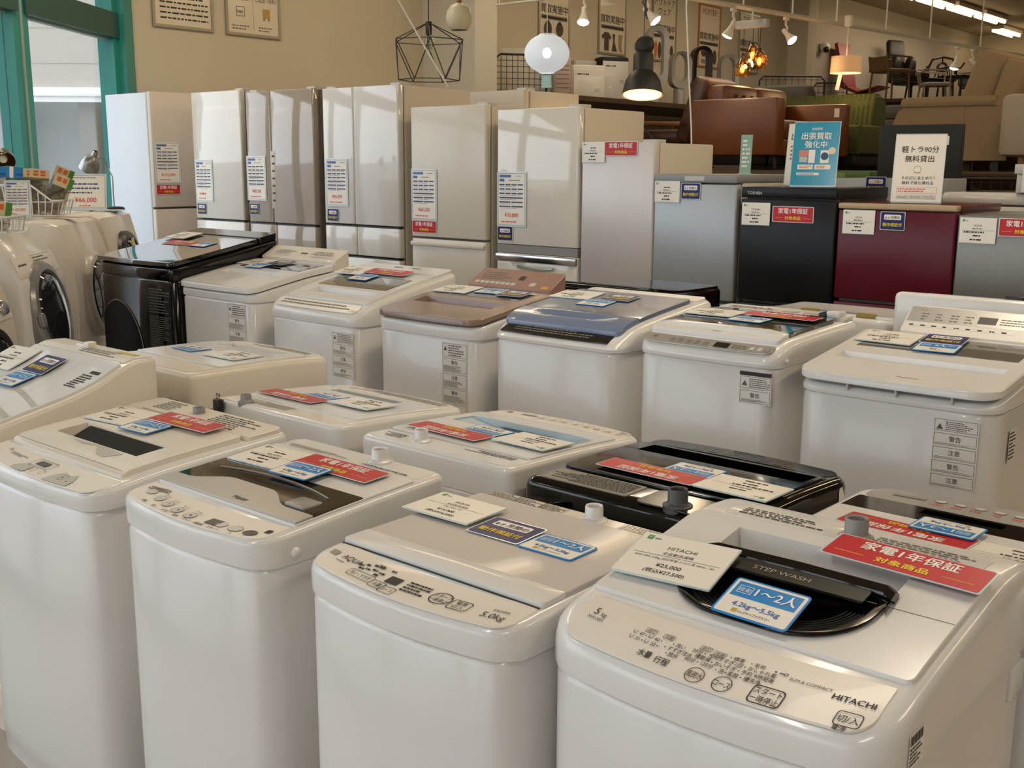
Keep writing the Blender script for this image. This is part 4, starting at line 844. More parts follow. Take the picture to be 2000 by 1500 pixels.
def price_card(lines, w=.178, h=.126):
    m = MB(); base(m, w, h, SLEEVE, .002, .003); P = base(m, w-.004, h-.004, PAPER, .002, .0036)
    m.rect(-w*.43, -w*.37, h*.33, h*.43, GRN, P); m.text('T', -w*.40, h*.345, h*.07, INKW, P=lambda x, y: (x, y, .0045)); m.dashes(-w*.35, -w*.28, h*.34, h*.40, 1, INKG, P, seed=2); m.rect(-w*.44, w*.44, .0, .0008, INK, P)
    br, sub, spec, p1, p2 = lines
    if br: m.text(br, 0, h*.16, h*.11, INK, P=P, maxw=w*.7)
    else: m.dashes(-w*.12, w*.12, h*.15, h*.26, 1, INK, P, seed=5)
    if sub: m.text(sub, 0, h*.04, h*.075, INK, P=P, maxw=w*.6)
    else: m.dashes(-w*.15, w*.15, h*.03, h*.12, 1, INKG, P, seed=6)
    if spec: m.text(spec, 0, -h*.08, h*.06, INK, P=P, maxw=w*.82)
    else: m.dashes(-w*.38, w*.38, -h*.12, -h*.02, 1, INK, P, seed=7, h=.6)
    if p1: m.text(p1, 0, -h*.25, h*.11, INK, P=P, bold=.008); m.text(p2, 0, -h*.39, h*.10, INK, P=P, bold=.008)
    else: m.dashes(-w*.12, w*.12, -h*.26, -h*.14, 1, INK, P, seed=8); m.dashes(-w*.2, w*.2, -h*.42, -h*.29, 1, INK, P, seed=9)
    return m
def get(key, fn, *a):
    if key not in CM: CM[key] = fn(*a).data(key[0])
    return CM[key]
NAMES = {'red': 'warranty_card', 'navy': 'guarantee_card', 'blue': 'capacity_card', 'price': 'price_card'}
LOOK = {'red': 'red warranty card', 'navy': 'navy and yellow guarantee card', 'blue': 'blue and white capacity card', 'price': 'white price card'}
CAP = {'a': ('1〜2人', '4.2kg〜5.5kg'), 'b': ('3〜4人', '6kg〜8kg'), 'c': ('4人〜', '9kg〜')}
PR = {'hit': ('HITACHI', '全自動洗濯機', 'NW-50H 5.0kg 2023年製 ｱｰｺﾝｸ 済 50Hz／60', '¥25,000', '(税込¥27,500)'), 'aqua': ('AQUA', '全自動洗濯機', '5.0kg 50Hz／60', '¥15,000', '(税込¥16,500)'), 'bar': (None,)*5,
      'fr9': ('TOSHIBA', None, None, None, None), 'frA': ('AQUA', None, None, None, None)}
def card_data(kind, var):
    if kind == 'red': return get(('warranty_card', 'w'), red_card, .252, .074)
    if kind == 'redf': return get(('warranty_card', 'f'), red_card, .20, .068)
    if kind == 'navy': return get(('guarantee_card', 'w'), navy_card, .122, .09)
    if kind == 'navyf': return get(('guarantee_card', 'f'), navy_card, .105, .075)
    if kind == 'blue': return get(('capacity_card', var), blue_card, *CAP[var])
    if kind == 'pricef': return get(('price_card', 'f'+var), price_card, PR[var], .148, .106)
    return get(('price_card', var), price_card, PR[var])
def lay(kind, w, who, x, y, rot, lift, var='bar', up=0., tilt=None, label=None):
    """lay a card on a washer top, following the slope there"""
    e = .045; za, zb = w.S(y-e), w.S(y+e); p = atan2(zb-za, 2*e) if tilt is None else radians(tilt)
    z = max((za+zb)/2, w.S(y))+lift+up
    o = bpy.data.objects.new(NAMES[kind], card_data(kind, var)); COL.objects.link(o)
    o.matrix_world = Matrix.Translation(w.root.location) @ Matrix.Rotation(w.root.rotation_euler.z, 4, 'Z') @ T((x, y, z)) @ Matrix.Rotation(p, 4, 'X') @ RZ(rot)
    return tag(o, label or '%s lying on %s' % (LOOK[kind], who), 'card')
A_ = 'the nearest washer, by its black lid handle'
lay('price', HIT, '', -.172, .213, 5, .016, 'hit', .004, 14, 'white price card on the nearest washer, left of its black bowl handle')
lay('blue', HIT, '', .012, .158, -1, .018, 'a', .004, 18, 'blue and white capacity card leaning over the black bowl of the nearest washer')
lay('red', HIT, '', .14, .388, -3, .016, up=.002, label='red warranty card on the nearest washer, behind its black bowl handle')
B_ = 'the front-row washer with the plain silver lid'
lay('price', AQUA, B_, -.19, .338, 1, .010, 'aqua', .006, 1); lay('navy', AQUA, B_, -.027, .312, 1, .010, up=.003, tilt=2); lay('blue', AQUA, B_, .1, .308, 1, .010, 'a')
B_ = 'the front-row washer with the smoked glass strip'
lay('price', HAI, B_, -.146, .330, 3, .008); lay('red', HAI, B_, .056, .362, 0, .008, up=.004); lay('blue', HAI, B_, .015, .285, 3, .010, 'a', .008)
B_ = 'the washer with grey cat drawings'
lay('price', CAT, B_, -.165, .35, 6, .018); lay('blue', CAT, B_, .005, .318, 4, .018, 'a', .004); lay('red', CAT, B_, .07, .402, 2, .018, up=.008)
B_ = 'the washer with the wavy sloping top'
lay('price', FL, B_, -.255, .345, 2, .011); lay('navy', FL, B_, -.04, .345, 0, .011, up=.004); lay('blue', FL, B_, -.05, .255, 2, .011, 'a', .003)
B_ = 'the leftmost washer of the middle row'
lay('price', W1, B_, -.11, .29, 1, .008); lay('blue', W1, B_, .12, .30, -2, .008, 'a')
B_ = 'the turned washer with the narrow black slot'
lay('red', W2, B_, .118, .335, 0, .006, up=.003); lay('blue', W2, B_, .07, .245, -3, .006, 'a'); lay('price', W2, B_, -.11, .26, 0, .006, up=.003)
B_ = 'the turned washer with the pale blue scoop'
lay('red', W3, B_, .083, .40, -2, .007, up=.004); lay('blue', W3, B_, .024, .315, -3, .007, 'a'); lay('price', W3, B_, -.15, .335, -2, .007, up=.003)
B_ = 'the turned glossy black washer'
lay('red', WB, B_, .047, .362, -1, .008, up=.004); lay('blue', WB, B_, -.016, .278, 0, .008, 'a'); lay('price', WB, B_, -.174, .34, -1, .008, up=.003)
B_ = 'the turned washer with the dark lid band'
lay('red', WS, B_, .07, .305, -3, .008, up=.004); lay('blue', WS, B_, .01, .25, -1, .008, 'a', .008); lay('price', WS, B_, -.14, .33, 0, .008)
B_ = 'the white washer right of the tall black one'
lay('price', TWP, B_, -.19, .385, -2, .003); lay('navy', TWP, B_, -.02, .40, -3, .003, up=.004); lay('blue', TWP, B_, -.09, .315, 2, .003, 'b', .002)
B_ = 'the tall black washer'
lay('price', TBLK, B_, -.22, .43, 0, .008); lay('red', TBLK, B_, -.07, .32, 1, .002); lay('blue', TBLK, B_, .115, .325, 1, .002, 'c')
B_ = 'the washer with the grey glass pane'
lay('price', TSH, B_, -.19, .415, 2, .012); lay('red', TSH, B_, .02, .425, 0, .012, up=.004); lay('blue', TSH, B_, -.05, .335, 0, .012, 'b')
B_ = 'the brown-lidded washer'
lay('price', TBR, B_, -.17, .365, 3, .003); lay('blue', TBR, B_, -.005, .39, 4, .003, 'b'); lay('navy', TBR, B_, .13, .375, 2, .003, up=.003)
B_ = 'the slate blue lid'
lay('price', TBL, B_, -.19, .39, 3, .015); lay('navy', TBL, B_, .0, .40, 3, .015, up=.003); lay('blue', TBL, B_, -.04, .305, 1, .015, 'b')
B_ = 'the dark see-through lid'
lay('price', TBH, B_, -.15, .325, 2, .016); lay('red', TBH, B_, .075, .36, 0, .016, up=.005); lay('blue', TBH, B_, .01, .265, -2, .016, 'b')
B_ = 'the big white washer with the raised rear panel'
lay('price', TPA, B_, -.17, .40, -1, .004); lay('navy', TPA, B_, -.01, .425, 2, .004, up=.004); lay('blue', TPA, B_, .0, .335, 3, .004, 'c', .003)

# ---- cards and price boards standing flat on the fridge fronts ----
def board(price, sub='税込', w=.205, h=.295, sd=1, land=False):
    m = MB(); base(m, w+.012, h+.012, SLEEVE, .004, .0012); P = base(m, w, h, PAPER); m.frame(-w/2+.003, w/2-.003, -h/2+.003, h/2-.003, .002, M('ink_board_blue', '#5C6CA6', .5), P)
    DB = M('ink_spec_blue', '#43507F', .6); b0 = M('tag_blue', '#4A6FA8', .4)
    if land:
        m.rect(-w*.46, -w*.36, h*.36, h*.46, b0, P); m.dashes(-w*.3, w*.4, h*.38, h*.44, 1, INKG, P, seed=sd)
        for i in range(3): m.dashes(-w*.45, w*.45, h*.18-h*.13*i, h*.27-h*.13*i, 1, DB, P, seed=sd+i, h=.5)
        m.text(price, w*.05, -h*.32, h*.20, INKR, P=P, bold=.02, maxw=w*.8); m.dashes(-w*.1, w*.3, -h*.46, -h*.39, 1, INKR, P, seed=3); return m
    m.rect(-w*.44, -w*.02, h*.41, h*.46, b0, P); m.dashes(w*.15, w*.4, h*.42, h*.45, 1, INKG, P, seed=sd); m.rect(-w*.44, -w*.26, h*.33, h*.385, b0, P); m.dashes(-w*.1, w*.3, h*.34, h*.375, 1, INKG, P, seed=sd+1)
    for i, n in enumerate((4, 4, 4, 1, 2, 2)):
        y = h*(.26-.082*i)
        for k in range(n): a = -w*.44+w*.88*k/n; m.rect(a, a+w*.88/n-w*.03, y, y+h*.026, DB, P)
        m.dashes(-w*.4, w*.4, y-h*.03, y-h*.008, 1, INKG, P, seed=i+sd, h=.4)
    if price: m.text(price, 0, -h*.335, h*.105, INKR, P=P, bold=.015, maxw=w*.86)
    else: m.dashes(-w*.3, w*.3, -h*.36, -h*.26, 1, INKR, P, seed=sd+7)
    m.dashes(-w*.36, w*.3, -h*.45, -h*.40, 1, INKR, P, seed=sd+4); return m
def stick(name, data, label, x, z, y=YF-.0035, group=None):
    o = bpy.data.objects.new(name, data); COL.objects.link(o); o.matrix_world = T((x, y, z))@RX(90); return tag(o, label, 'card' if 'card' in name else 'price board', group)
for k, (p, x, z, who) in enumerate(((None, -7.075, 1.448, 'the white glass refrigerator'), ('¥88,200', -6.44, 1.475, 'the champagne refrigerator'), ('¥66,000', -5.582, 1.457, 'the pearl white refrigerator'), ('¥60,500', -4.782, 1.395, 'the ivory refrigerator'), ('¥30,800', -4.083, 1.385, 'the glossy white refrigerator'))):
    stick('price_board', board(p, sd=k).data('price_board'), 'portrait price board on %s' % who, x, z)
o = bpy.data.objects.new('price_board', board('¥132,000', sd=9).data('price_board')); COL.objects.link(o); o.matrix_world = T((-7.4965, 4.715, 1.578))@RZ(90)@RX(90); tag(o, 'portrait price board on the corner refrigerator that faces right', 'price board')
o = bpy.data.objects.new('warranty_card', card_data('redf', '')); COL.objects.link(o); o.matrix_world = T((-7.4965, 4.71, 1.38))@RZ(90)@RX(90); tag(o, 'red warranty card on the corner refrigerator that faces right', 'card')
for k, x, z, who in (('navyf', -7.12, 1.245, 'the white glass refrigerator'), ('navyf', -6.48, 1.262, 'the champagne refrigerator'), ('navyf', -5.63, 1.248, 'the pearl white refrigerator'), ('redf', -4.783, 1.204, 'the ivory refrigerator'), ('navyf', -4.13, 1.192, 'the glossy white refrigerator'),
        ('redf', -3.341, 1.66, 'the slim silver-white refrigerator'), ('navyf', -2.914, 1.4525, 'the silver-grey refrigerator'), ('redf', -2.36, 1.3555, 'the black refrigerator'), ('navyf', -1.887, 1.343, 'the burgundy refrigerator'), ('redf', -1.338, 1.3345, 'the dark silver refrigerator')):
    kk = k[:-1]; stick(NAMES[kk], card_data(k, ''), '%s on the front of %s' % (LOOK[kk], who), x, z)
for v, x, z, who in (('bar', -3.515, 1.643, 'the slim silver-white refrigerator'), ('bar', -3.05, 1.447, 'the silver-grey refrigerator'), ('fr9', -2.55, 1.3525, 'the black refrigerator'), ('frA', -2.04, 1.333, 'the burgundy refrigerator'), ('frA', -1.523, 1.3165, 'the dark silver refrigerator')):
    stick('price_card', card_data('pricef', v), 'white price card on the front of %s' % who, x, z)
stick('guarantee_card', card_data('navyf', ''), 'navy guarantee card on the low silver refrigerator behind', -2.34, 1.485, 5.6265)
stick('price_card', card_data('price', 'bar'), 'white price card on the white box at the right edge', -1.52, 1.522, 5.5835)

# ---- sign holders on the fridge tops -----------------------------
def sign(label, x, y, z, rz, draw, w=.213, h=.30, bcol=None):
    t = thing('sign_holder', label, 'sign', (x, y, z), radians(rz)); X = T((0, .0, .006))@RX(80)
    m = MB(); m.rbox(-w/2, w/2, -.005, .06, 0, .004, SLEEVE, .004, .001); m.build('stand_foot', t)
    m = MB(); m.prism(rrect(-w/2, w/2, 0, h, .003, 2), -.0015, .0015, bcol or PAPER, X); draw(m, lambda a, b: tuple(X @ Vector((a, b, .0022)))); m.build('sheet', t)
    m = MB(); m.frame(-w/2-.002, w/2+.002, -.001, h+.003, .003, SLEEVE, lambda a, b: tuple(X @ Vector((a, b, .003)))); m.build('clear_frame', t); return t
TQ = M('sign_turquoise', '#2C9CC0', .15, coat=.5)
def s1(m, P):
    m.text('出張買取', 0, .222, .036, INKW, P=P, bold=.015, maxw=.15); m.text('強化中', 0, .182, .036, INKW, P=P, bold=.015, maxw=.11); m.text('高価買取', 0, .264, .013, INKW, P=P)
    m.rect(-.075, -.03, .14, .168, M('sign_coral', '#D98A7C', .5), P); m.rect(-.03, .0, .108, .17, INKW, P); m.rect(-.072, -.035, .112, .138, LGREY, P); m.rect(.025, .065, .108, .168, INKW, P)
    Q = lambda a, b: tuple(Vector(P(a, b))+Vector((0, -.0008, .0001))); m.disc(.045, .14, .018, M('sign_door_blue', '#2F5A78', .4), Q); m.disc(.078, .165, .017, M('sign_cream', '#EAD9B8', .5), Q)
    m.rect(-.078, -.006, .078, .1, INKW, P); m.rect(.002, .076, .078, .1, INKW, P); m.dashes(-.07, -.012, .082, .097, 2, ORG, Q, seed=2); m.dashes(.01, .07, .082, .097, 2, ORG, Q, seed=3); m.rect(-.08, .025, .05, .062, INKW, P); m.dashes(-.075, .02, .0515, .0605, 1, INKB, Q, seed=5)
sign('turquoise sign in a clear stand on the black refrigerator', -2.36, 4.93, 1.4785, 14, s1, bcol=TQ)
def s2(m, P):
    m.text('軽トラ90分', 0, .222, .032, INK, P=P, maxw=.16, bold=.01); m.text('無料貸出', 0, .18, .032, INK, P=P, maxw=.13, bold=.01); m.ringf(-.005, .145, .016, .0015, GRN, P); m.rect(-.02, .01, .128, .13, ORG, P)
    m.text('その日にまとめて！', 0, .10, .017, INK, P=P, maxw=.15, bold=.01); m.text('無料で持ち帰れる', 0, .078, .017, INK, P=P, maxw=.15, bold=.01); m.frame(-.085, .085, .038, .066, .001, INKR, P); m.dashes(-.08, .08, .042, .062, 2, INKR, P, seed=4)
    for x in (-.085, -.028, .029): m.frame(x, x+.054, .012, .03, .001, INKG, P); m.dashes(x+.004, x+.05, .015, .027, 2, INKG, P, seed=6)
sign('white truck-loan sign in a clear stand on the burgundy refrigerator', -1.87, 4.95, 1.4155, 14, s2)
def s3(m, P): m.text('出', -.075, .225, .038, INK, P=P, bold=.015); m.dashes(-.09, -.05, .12, .2, 4, INKG, P, seed=3); m.rect(-.05, -.03, .05, .15, INKR, P)
sign('white sign half hidden behind the turquoise one', -2.49, 5.12, 1.4785, 10, s3)
t = thing('sign_holder', 'narrow pale green sign standing behind the silver-grey refrigerator', 'sign', (-2.87, 5.2, 1.5352), radians(12))
m = MB(); m.rbox(-.03, .03, -.02, .03, 0, .004, SLEEVE, .004, .001); m.build('stand_foot', t)
m = MB(); m.prism(rrect(-.03, .03, .004, .2, .003, 2), -.0015, .0015, M('sign_pale_green', '#8FB3A4', .3), RX(86)); m.dashes(-.02, .02, .03, .18, 7, INKW, lambda a, b: tuple(RX(86) @ Vector((a, b, .002))), seed=3); m.build('sheet', t)

# ================================================================ drum washers along the window
# row frame: local x runs away from the camera along the row, local y goes back towards the window
DR = Matrix(((-.714, -.700, 0, -4.977), (.700, -.714, 0, 2.446), (0, 0, 1, 0), (0, 0, 0, 1)))
DRZ = atan2(.700, -.714)
def dr(x, y, z): return tuple(DR @ Vector((x, y, z)))
t = tag(MB().box(-1.3, 1.75, .03, .76, 0, .22, PLAT).build('display_platform'), 'low board platform under the drum washers by the window', 'platform'); t.matrix_world = DR
DOORG = M('door_dark_glass', '#26282B', .06, coat=.9); RING = M('ring_grey', '#8F9092', .25, metal=.3); RINGD = M('ring_dark', '#2A2827', .35); RINGW = M('ring_white', '#C9C6C0', .25)
def drum(label, x, W, H, D, zc, r, ring, tilt, body=WPLA, slope=.10, style=0):
    t = thing('drum_washer', label, 'washing machine', dr(x, 0, .22), DRZ); h = W/2
    # side profile (y, z), front leaning back towards the top
    pr = [(.02, 0), (.0, .04), (-.015, zc), (.0, H-.22), (slope*.55, H-.10), (slope, H-.02), (slope+.05, H), (D-.03, H), (D, H-.03), (D, 0)]
    secs = []
    for xx, k in ((-h, .02), (-h+.006, .006), (-h+.02, 0), (h-.02, 0), (h-.006, .006), (h, .02)):
        cy, cz = D/2, H/2; secs.append([(xx, y+(k if y < cy else -k), max(0, z-(k if z > H-.2 else 0))) for y, z in pr])
    m = MB(); m.loft(secs, body); m.build('body', t)
    X = T((0, -.018, zc))@RX(90-tilt)   # lathe axis out of the front
    m = MB(); m.lathe([(r, -.03), (r*.99, .01), (r*.93, .026), (r*.82, .03), (r*.78, .02), (r*.76, .0)], ring, X, 40); dd = m.build('door', t, angle=25)
    m = MB(); m.lathe([(r*.785, .012), (r*.7, .03), (r*.5, .042), (r*.25, .048), (.0005, .05)], DOORG, X, 40); m.build('door_glass', dd, angle=25)
    if style != 2: m = MB(); m.rbox(-r*.98, -r*.80, -.05, .02, .02, .045, ring, .02, .006, X); m.build('door_handle', dd)
    # control panel on the sloped top of the front
    a = atan2(slope*.45, .12); X = T((0, slope*.3, H-.15))@RX(90-22)
    if style != 2:
        m = MB(); m.rbox(-h+.04, h-.04, -.05, .05, -.004, .004, PANEL, .015, .002, X)
        P = lambda u, v: tuple(X @ Vector((u, v, .0048)))
        if style == 1: m.dashes(-.23, -.1, .0, .02, 1, INK, P, seed=3); m.dashes(-.03, .2, .01, .04, 2, INKG, P, seed=4); m.frame(-.05, .22, -.03, .045, .0015, INKG, P)
        else: m.rect(-.02, .09, -.04, .04, DARK, P)
        cp = m.build('control_panel', t)
        if style == 0:
            k = MB(); k.lathe([(.034, 0), (.032, .02), (.028, .024), (.0005, .024)], CHROME, X@T((.17, 0, .004)), 24); k.build('dial', cp)
    m = MB(); m.box(-h+.01, h-.01, -.017, .01, .10, .103, SEAM); m.box(-.02, -.017, -.018, .01, 0, .10, SEAM); m.build('kick_panel', t)
    m = MB(); m.rbox(-h+.04, h-.04, D*.35, D-.05, H-.001, H+.006, CREAM, .02, .003); m.build('top_plate', t)
    return t
drum('cream drum washer with a chrome dial, at the left edge', -.70, .60, .90, .62, .50, .20, RINGD, 6, CREAM, .05, 0)
drum('white drum washer with a wide grey door ring, by the window', .0, .62, 1.04, .66, .665, .245, RING, 10, WPLA, .10, 1)
drum('cream drum washer with a round clear porthole, under the wire basket', .80, .66, 1.06, .68, .66, .23, RINGW, 6, CREAM, .07, 2)
d3 = drum('cream drum washer with a dark door holding a yellow sticker, farthest by the window', 1.50, .66, 1.065, .66, .74, .22, RINGD, 6, CREAM, .05, 2)
m = MB(); X = T((0, -.018, .74))@RX(84); m.rect(-.06, .0, .10, .175, M('sticker_yellow', '#E2CC25', .4), lambda a, b: tuple(X @ Vector((a, b, .046)))); m.build('door_sticker', d3)

WIRE = M('wire_white', '#E3E3E0', .3); BAG = glass_mat('bag_clear', '#DAD5CC', 2.2, .15); HOSE = M('hose_grey', '#A89C8E', .5, var=.1, scale=20); LEAF = M('pack_green', '#4C8A3A', .5); CARDP = M('pack_card', '#D9C9A4', .5); PKB = M('pack_blue', '#2F86C9', .4); PKO = M('pack_orange', '#D9692E', .5)
def basket(label, x, y, z, w, d, h0, h1, n):
    t = thing('wire_basket', label, 'basket', dr(x, y, z), DRZ-pi/2)
    m = MB(); b = .88
    rim = [(-w/2, -d/2, h0), (w/2*.2, -d/2, h0), (w/2*.75, -d/2, h1), (w/2, -d/2, h1), (w/2, d/2, h1), (w/2*.75, d/2, h1), (w/2*.2, d/2, h0), (-w/2, d/2, h0)]
    m.tube([rim[i % 8] for i in range(8)], .005, WIRE, 6, closed=True); m.build('rim', t)
    m = MB(); bot = [(-w/2*b, -d/2*b, .003), (w/2*b, -d/2*b, .003), (w/2*b, d/2*b, .003), (-w/2*b, d/2*b, .003)]
    m.tube(bot, .003, WIRE, 6, closed=True)
    hh = lambda u: h0 if u < .1 else (h1 if u > .375 else h0+(h1-h0)*(u-.1)/.275)
    for i in range(n+1):
        u = -.5+i/n
        for s in (-1, 1): m.tube([(u*w*b, s*d/2*b, .003), (u*w, s*d/2, hh(u))], .003, WIRE, 5)
        m.tube([(u*w*b, -d/2*b, .003), (u*w*b, d/2*b, .003)], .002, WIRE, 5)
    for i in range(5):
        v = -.5+i/4
        for s in (-1, 1): m.tube([(s*w/2*b, v*d*b, .003), (s*w/2, v*d, h1 if s > 0 else h0)], .003, WIRE, 5)
    m.tube([(-w/2*.94, -d/2*.94, h1*.9), (w/2*.94, -d/2*.94, h1*.9), (w/2*.94, d/2*.94, h1*.9), (-w/2*.94, d/2*.94, h1*.9)], .0025, WIRE, 6, closed=True)
    m.build('wire_mesh', t); return t
basket('white wire basket full of bagged hoses, on the drum washers by the window', 1.03, .37, 1.288, .37, .24, .165, .085, 10)
basket('small white wire basket at the left edge, on the ring-doored drum washer', -.17, .14, 1.268, .20, .22, .09, .07, 8)
def pack(label, x, y, z, h, tx, ty, rz, head, group, hc=CARDP, body=BAG):
    """hose in a clear bag with a printed header card"""
    t = thing('hose_pack', label, 'pack', dr(x, y, z), DRZ+radians(rz), group); X = RY(tx)@RX(ty)
    m = MB()
    m.loft([[(-.05*k, -s, q), (.05*k, -s, q), (.05*k, s, q), (-.05*k, s, q)] for q, k, s in ((0, .8, .003), (.03, 1, .009), (h*.5, 1, .011), (h-.04, 1, .008), (h, .95, .003))], body, X=X); m.build('bag', t)
    m = MB(); m.tube([(.025*sin(i*.9), .001, .02+(h-.06)*i/10) for i in range(11)], .0105, HOSE, 7, X); m.build('hose', t)
    m = MB(); m.box(-.05, .05, -.004, .004, h-.005, h+.055, hc, X); 
    if head == 'o':
        for a in (-.03, .005): m.box(a, a+.025, -.005, .005, h+.018, h+.03, PKO, X); m.box(a, a+.025, -.005, .005, h+.034, h+.046, PKO, X)
        m.box(-.05, .05, -.0045, .0045, h-.005, h+.008, M('pack_olive', '#7A7048', .5), X)
    elif head == 'g':
        for a in (-.035, -.005): m.box(a, a+.022, -.005, .005, h+.02, h+.045, PKO, X)
        m.box(.025, .0505, -.005, .005, h-.005, h+.055, LEAF, X)
    else: m.box(-.03, -.01, -.005, .005, h-.005, h+.055, INKW, X); m.box(.0, .05, -.005, .005, h+.01, h+.02, M('pack_blue_dark', '#1C5E9A', .4), X)
    m.build('header_card', t)
words = ('left', 'middle', 'right')
def bk(x, y): return 1.03+y, .37-x        # basket frame: x to the low front end, y along the row
for i in range(3): pack('bagged hose with an orange-printed header, %s of the upright three in the wire basket' % words[i], *bk(-.06+.05*i, .07-.05*i), 1.295, .19, 5, 3, -75, 'o', 'bagged hoses in the wire basket')
pack('bagged hose leaning right with a green-tipped header, taller one in the wire basket', *bk(.06, .07), 1.297, .215, 24, 4, -80, 'g', 'bagged hoses in the wire basket')
pack('bagged hose leaning right with a green-tipped header, lower one in the wire basket', *bk(.11, -.045), 1.297, .165, 24, 4, -80, 'g', 'bagged hoses in the wire basket')
for i in range(2): pack('bagged part with a blue header card, back %s of the wire basket' % ('left', 'right')[i], *bk(-.15+.045*i, .07-.05*i), 1.297, .20, -8+14*i, 4, -80, 'b', 'blue packs in the wire basket', PKB)
pack('small pack with a green leaf card in the small basket at the left edge', -.17, .13, 1.276, .075, 10, 6, -70, 'g', 'pack in the small basket')
def pstand(label, x, y, z, price, land, rz, sd):
    t = thing('price_stand', label, 'price board', dr(x, y, z), radians(rz)); X = T((0, 0, .004))@RX(82)
    w, h = (.27, .20) if land else (.115, .18)
    b = board(price, w=w, h=h, sd=sd, land=land); b.v = [tuple(X @ T((0, h/2+.008, 0)) @ Vector(v)) for v in b.v]; b.build('sheet', t)
    m = MB(); m.rbox(-w/2, w/2, -.01, .06, 0, .004, SLEEVE, .004, .001); m.build('stand_foot', t)
pstand('small portrait price stand left of the wire basket, on the drum washers', .60, .30, 1.288, '¥143,000', False, 50, 3)
pstand('landscape price stand behind the wire basket, on the farthest drum washer', 1.62, .27, 1.293, '¥66,000', True, 40, 5)
for lab, x, y, rz, k in (('red warranty card lying flat under the wire basket', .80, .13, 70, 'redf'), ('white price card lying on the farthest drum washer by the lamp', 1.64, .10, 30, 'pricef')):
    o = bpy.data.objects.new(NAMES[k[:-1]], card_data(k, 'bar')); COL.objects.link(o); o.matrix_world = DR @ T((x, y, 1.2885 if x < 1.2 else 1.2935)) @ RZ(rz); tag(o, lab, 'card')
def desklamp(label, x, y, z, zs, dx, dy, mat, ax, ay):
    t = thing('desk_lamp', label, 'lamp', dr(x, y, z), DRZ)
    m = MB(); m.lathe([(.0005, 0), (.06, 0), (.06, .012), (.05, .018), (.0005, .02)], DARK, n=24); m.build('lamp_foot', t)
    m = MB(); m.tube([(0, 0, .018), (-.005, 0, .1), (0, .0, .2), (dx*.4, dy*.4, zs-z+.03), (dx, dy, zs-z+.02)], .0045, CHROME, 7); m.build('gooseneck', t)
    X = T((dx, dy, zs-z))@RZ(ax)@RX(ay)
    m = MB(); m.lathe([(.013, .085), (.017, .083), (.018, .055), (.022, .05), (.04, .035), (.058, .0), (.066, -.045), (.064, -.045), (.055, .0), (.035, .03)], mat, X, 28); sh = m.build('lamp_shade', t)
    m = MB(); m.puff((0, 0, -.01), (.024, .024, .03), M('bulb_white', '#E6E2D8', .3), 1, X); m.build('bulb', t)
desklamp('brushed metal desk lamp with its shade facing the camera, on the farthest drum washer', 1.74, .12, 1.292, 1.575, -.0, .12, STEEL, 140, -38)
desklamp('brass-toned desk lamp behind the hose packs, against the window', 1.42, .57, 1.292, 1.60, -.07, .05, M('brushed_brass', '#A8916C', .3, metal=1, var=.1, scale=40), 110, 60)

# ================================================================ hanging lamps, tracks and spots
CORDW = M('cord_white', '#DCD8CE', .5); BLKM = M('lamp_black', '#2A2B28', .5); BULBW = M('bulb_lit_white', '#FFF3DC', .4, emit=9); BULBC = M('bulb_lit_cool', '#EAF6FF', .4, emit=5); BULBA = M('bulb_lit_amber', '#FFB95A', .4, emit=8)
CEZ = 4.35
def cord(t, z0, mat=CORDW, r=.003):
    m = MB(); m.tube([(0, 0, z0), (0, 0, CEZ-t.location.z)], r, mat, 6); m.build('cord', t)
t = thing('wire_pendant', 'black wire cage pendant above the refrigerators', 'lamp', (-5.66, 5.68, 2.16)); cord(t, .40, BLKM, .004)
m = MB(); R0, R1, n = .215, .265, 6
bot = [(R0*cos(2*pi*(k+.5)/n+.3), R0*sin(2*pi*(k+.5)/n+.3), 0) for k in range(n)]; top = [(R1*cos(2*pi*k/n+.3), R1*sin(2*pi*k/n+.3), .265) for k in range(n)]
for k in range(n):
    j = (k+1) % n
    for a, b in ((bot[k], bot[j]), (top[k], top[j]), (top[k], bot[k]), (bot[k], top[j]), (top[k], (.012*cos(k), .012*sin(k), .385))): m.tube([a, b], .0038, BLKM, 5)
m.build('cage', t)
m = MB(); m.lathe([(.0005, .40), (.022, .395), (.022, .31), (.018, .305), (.0005, .305)], BLKM); m.build('socket', t)
m = MB(); m.puff((0, 0, .255), (.035, .035, .05), glass_mat('clear_bulb', '#E8E6DE', 2), 1); m.build('bulb', t)
t = thing('ball_pendant', 'cream ball pendant with a wooden neck, beside the white wing wall', 'lamp', (-5.5, 5.82, 2.50)); cord(t, .25)
m = MB(); m.lathe([(.055, .0), (.075, .02), (.09, .06), (.092, .09), (.08, .135), (.055, .165), (.02, .18)], M('ball_cream', '#CFC9AC', .4), n=32); m.build('lamp_shade', t)
m = MB(); m.lathe([(.02, .178), (.017, .2), (.012, .25), (.0005, .252)], M('wood_neck', '#8A5A33', .5)); m.build('wooden_neck', t)
PAP = M('globe_paper', '#DFE6EC', .5, emit=.30); PAP.node_tree.nodes['Principled BSDF'].inputs['Alpha'].default_value = .78
t = thing('globe_pendant', 'lit white ribbed globe pendant with a pale green tag', 'lamp', (-4.78, 5.91, 2.18)); cord(t, .25)
m = MB(); m.lathe([(.05, .0)]+[(.15*sin(a)*(1+.004*(i % 2)), .126-.126*cos(a)) for i, a in enumerate([radians(24+132*j/22) for j in range(23)])]+[(.05, .252)], PAP, n=40); m.build('lamp_shade', t)
m = MB(); m.puff((0, 0, .13), (.03, .03, .035), BULBC, 1); m.build('bulb', t)
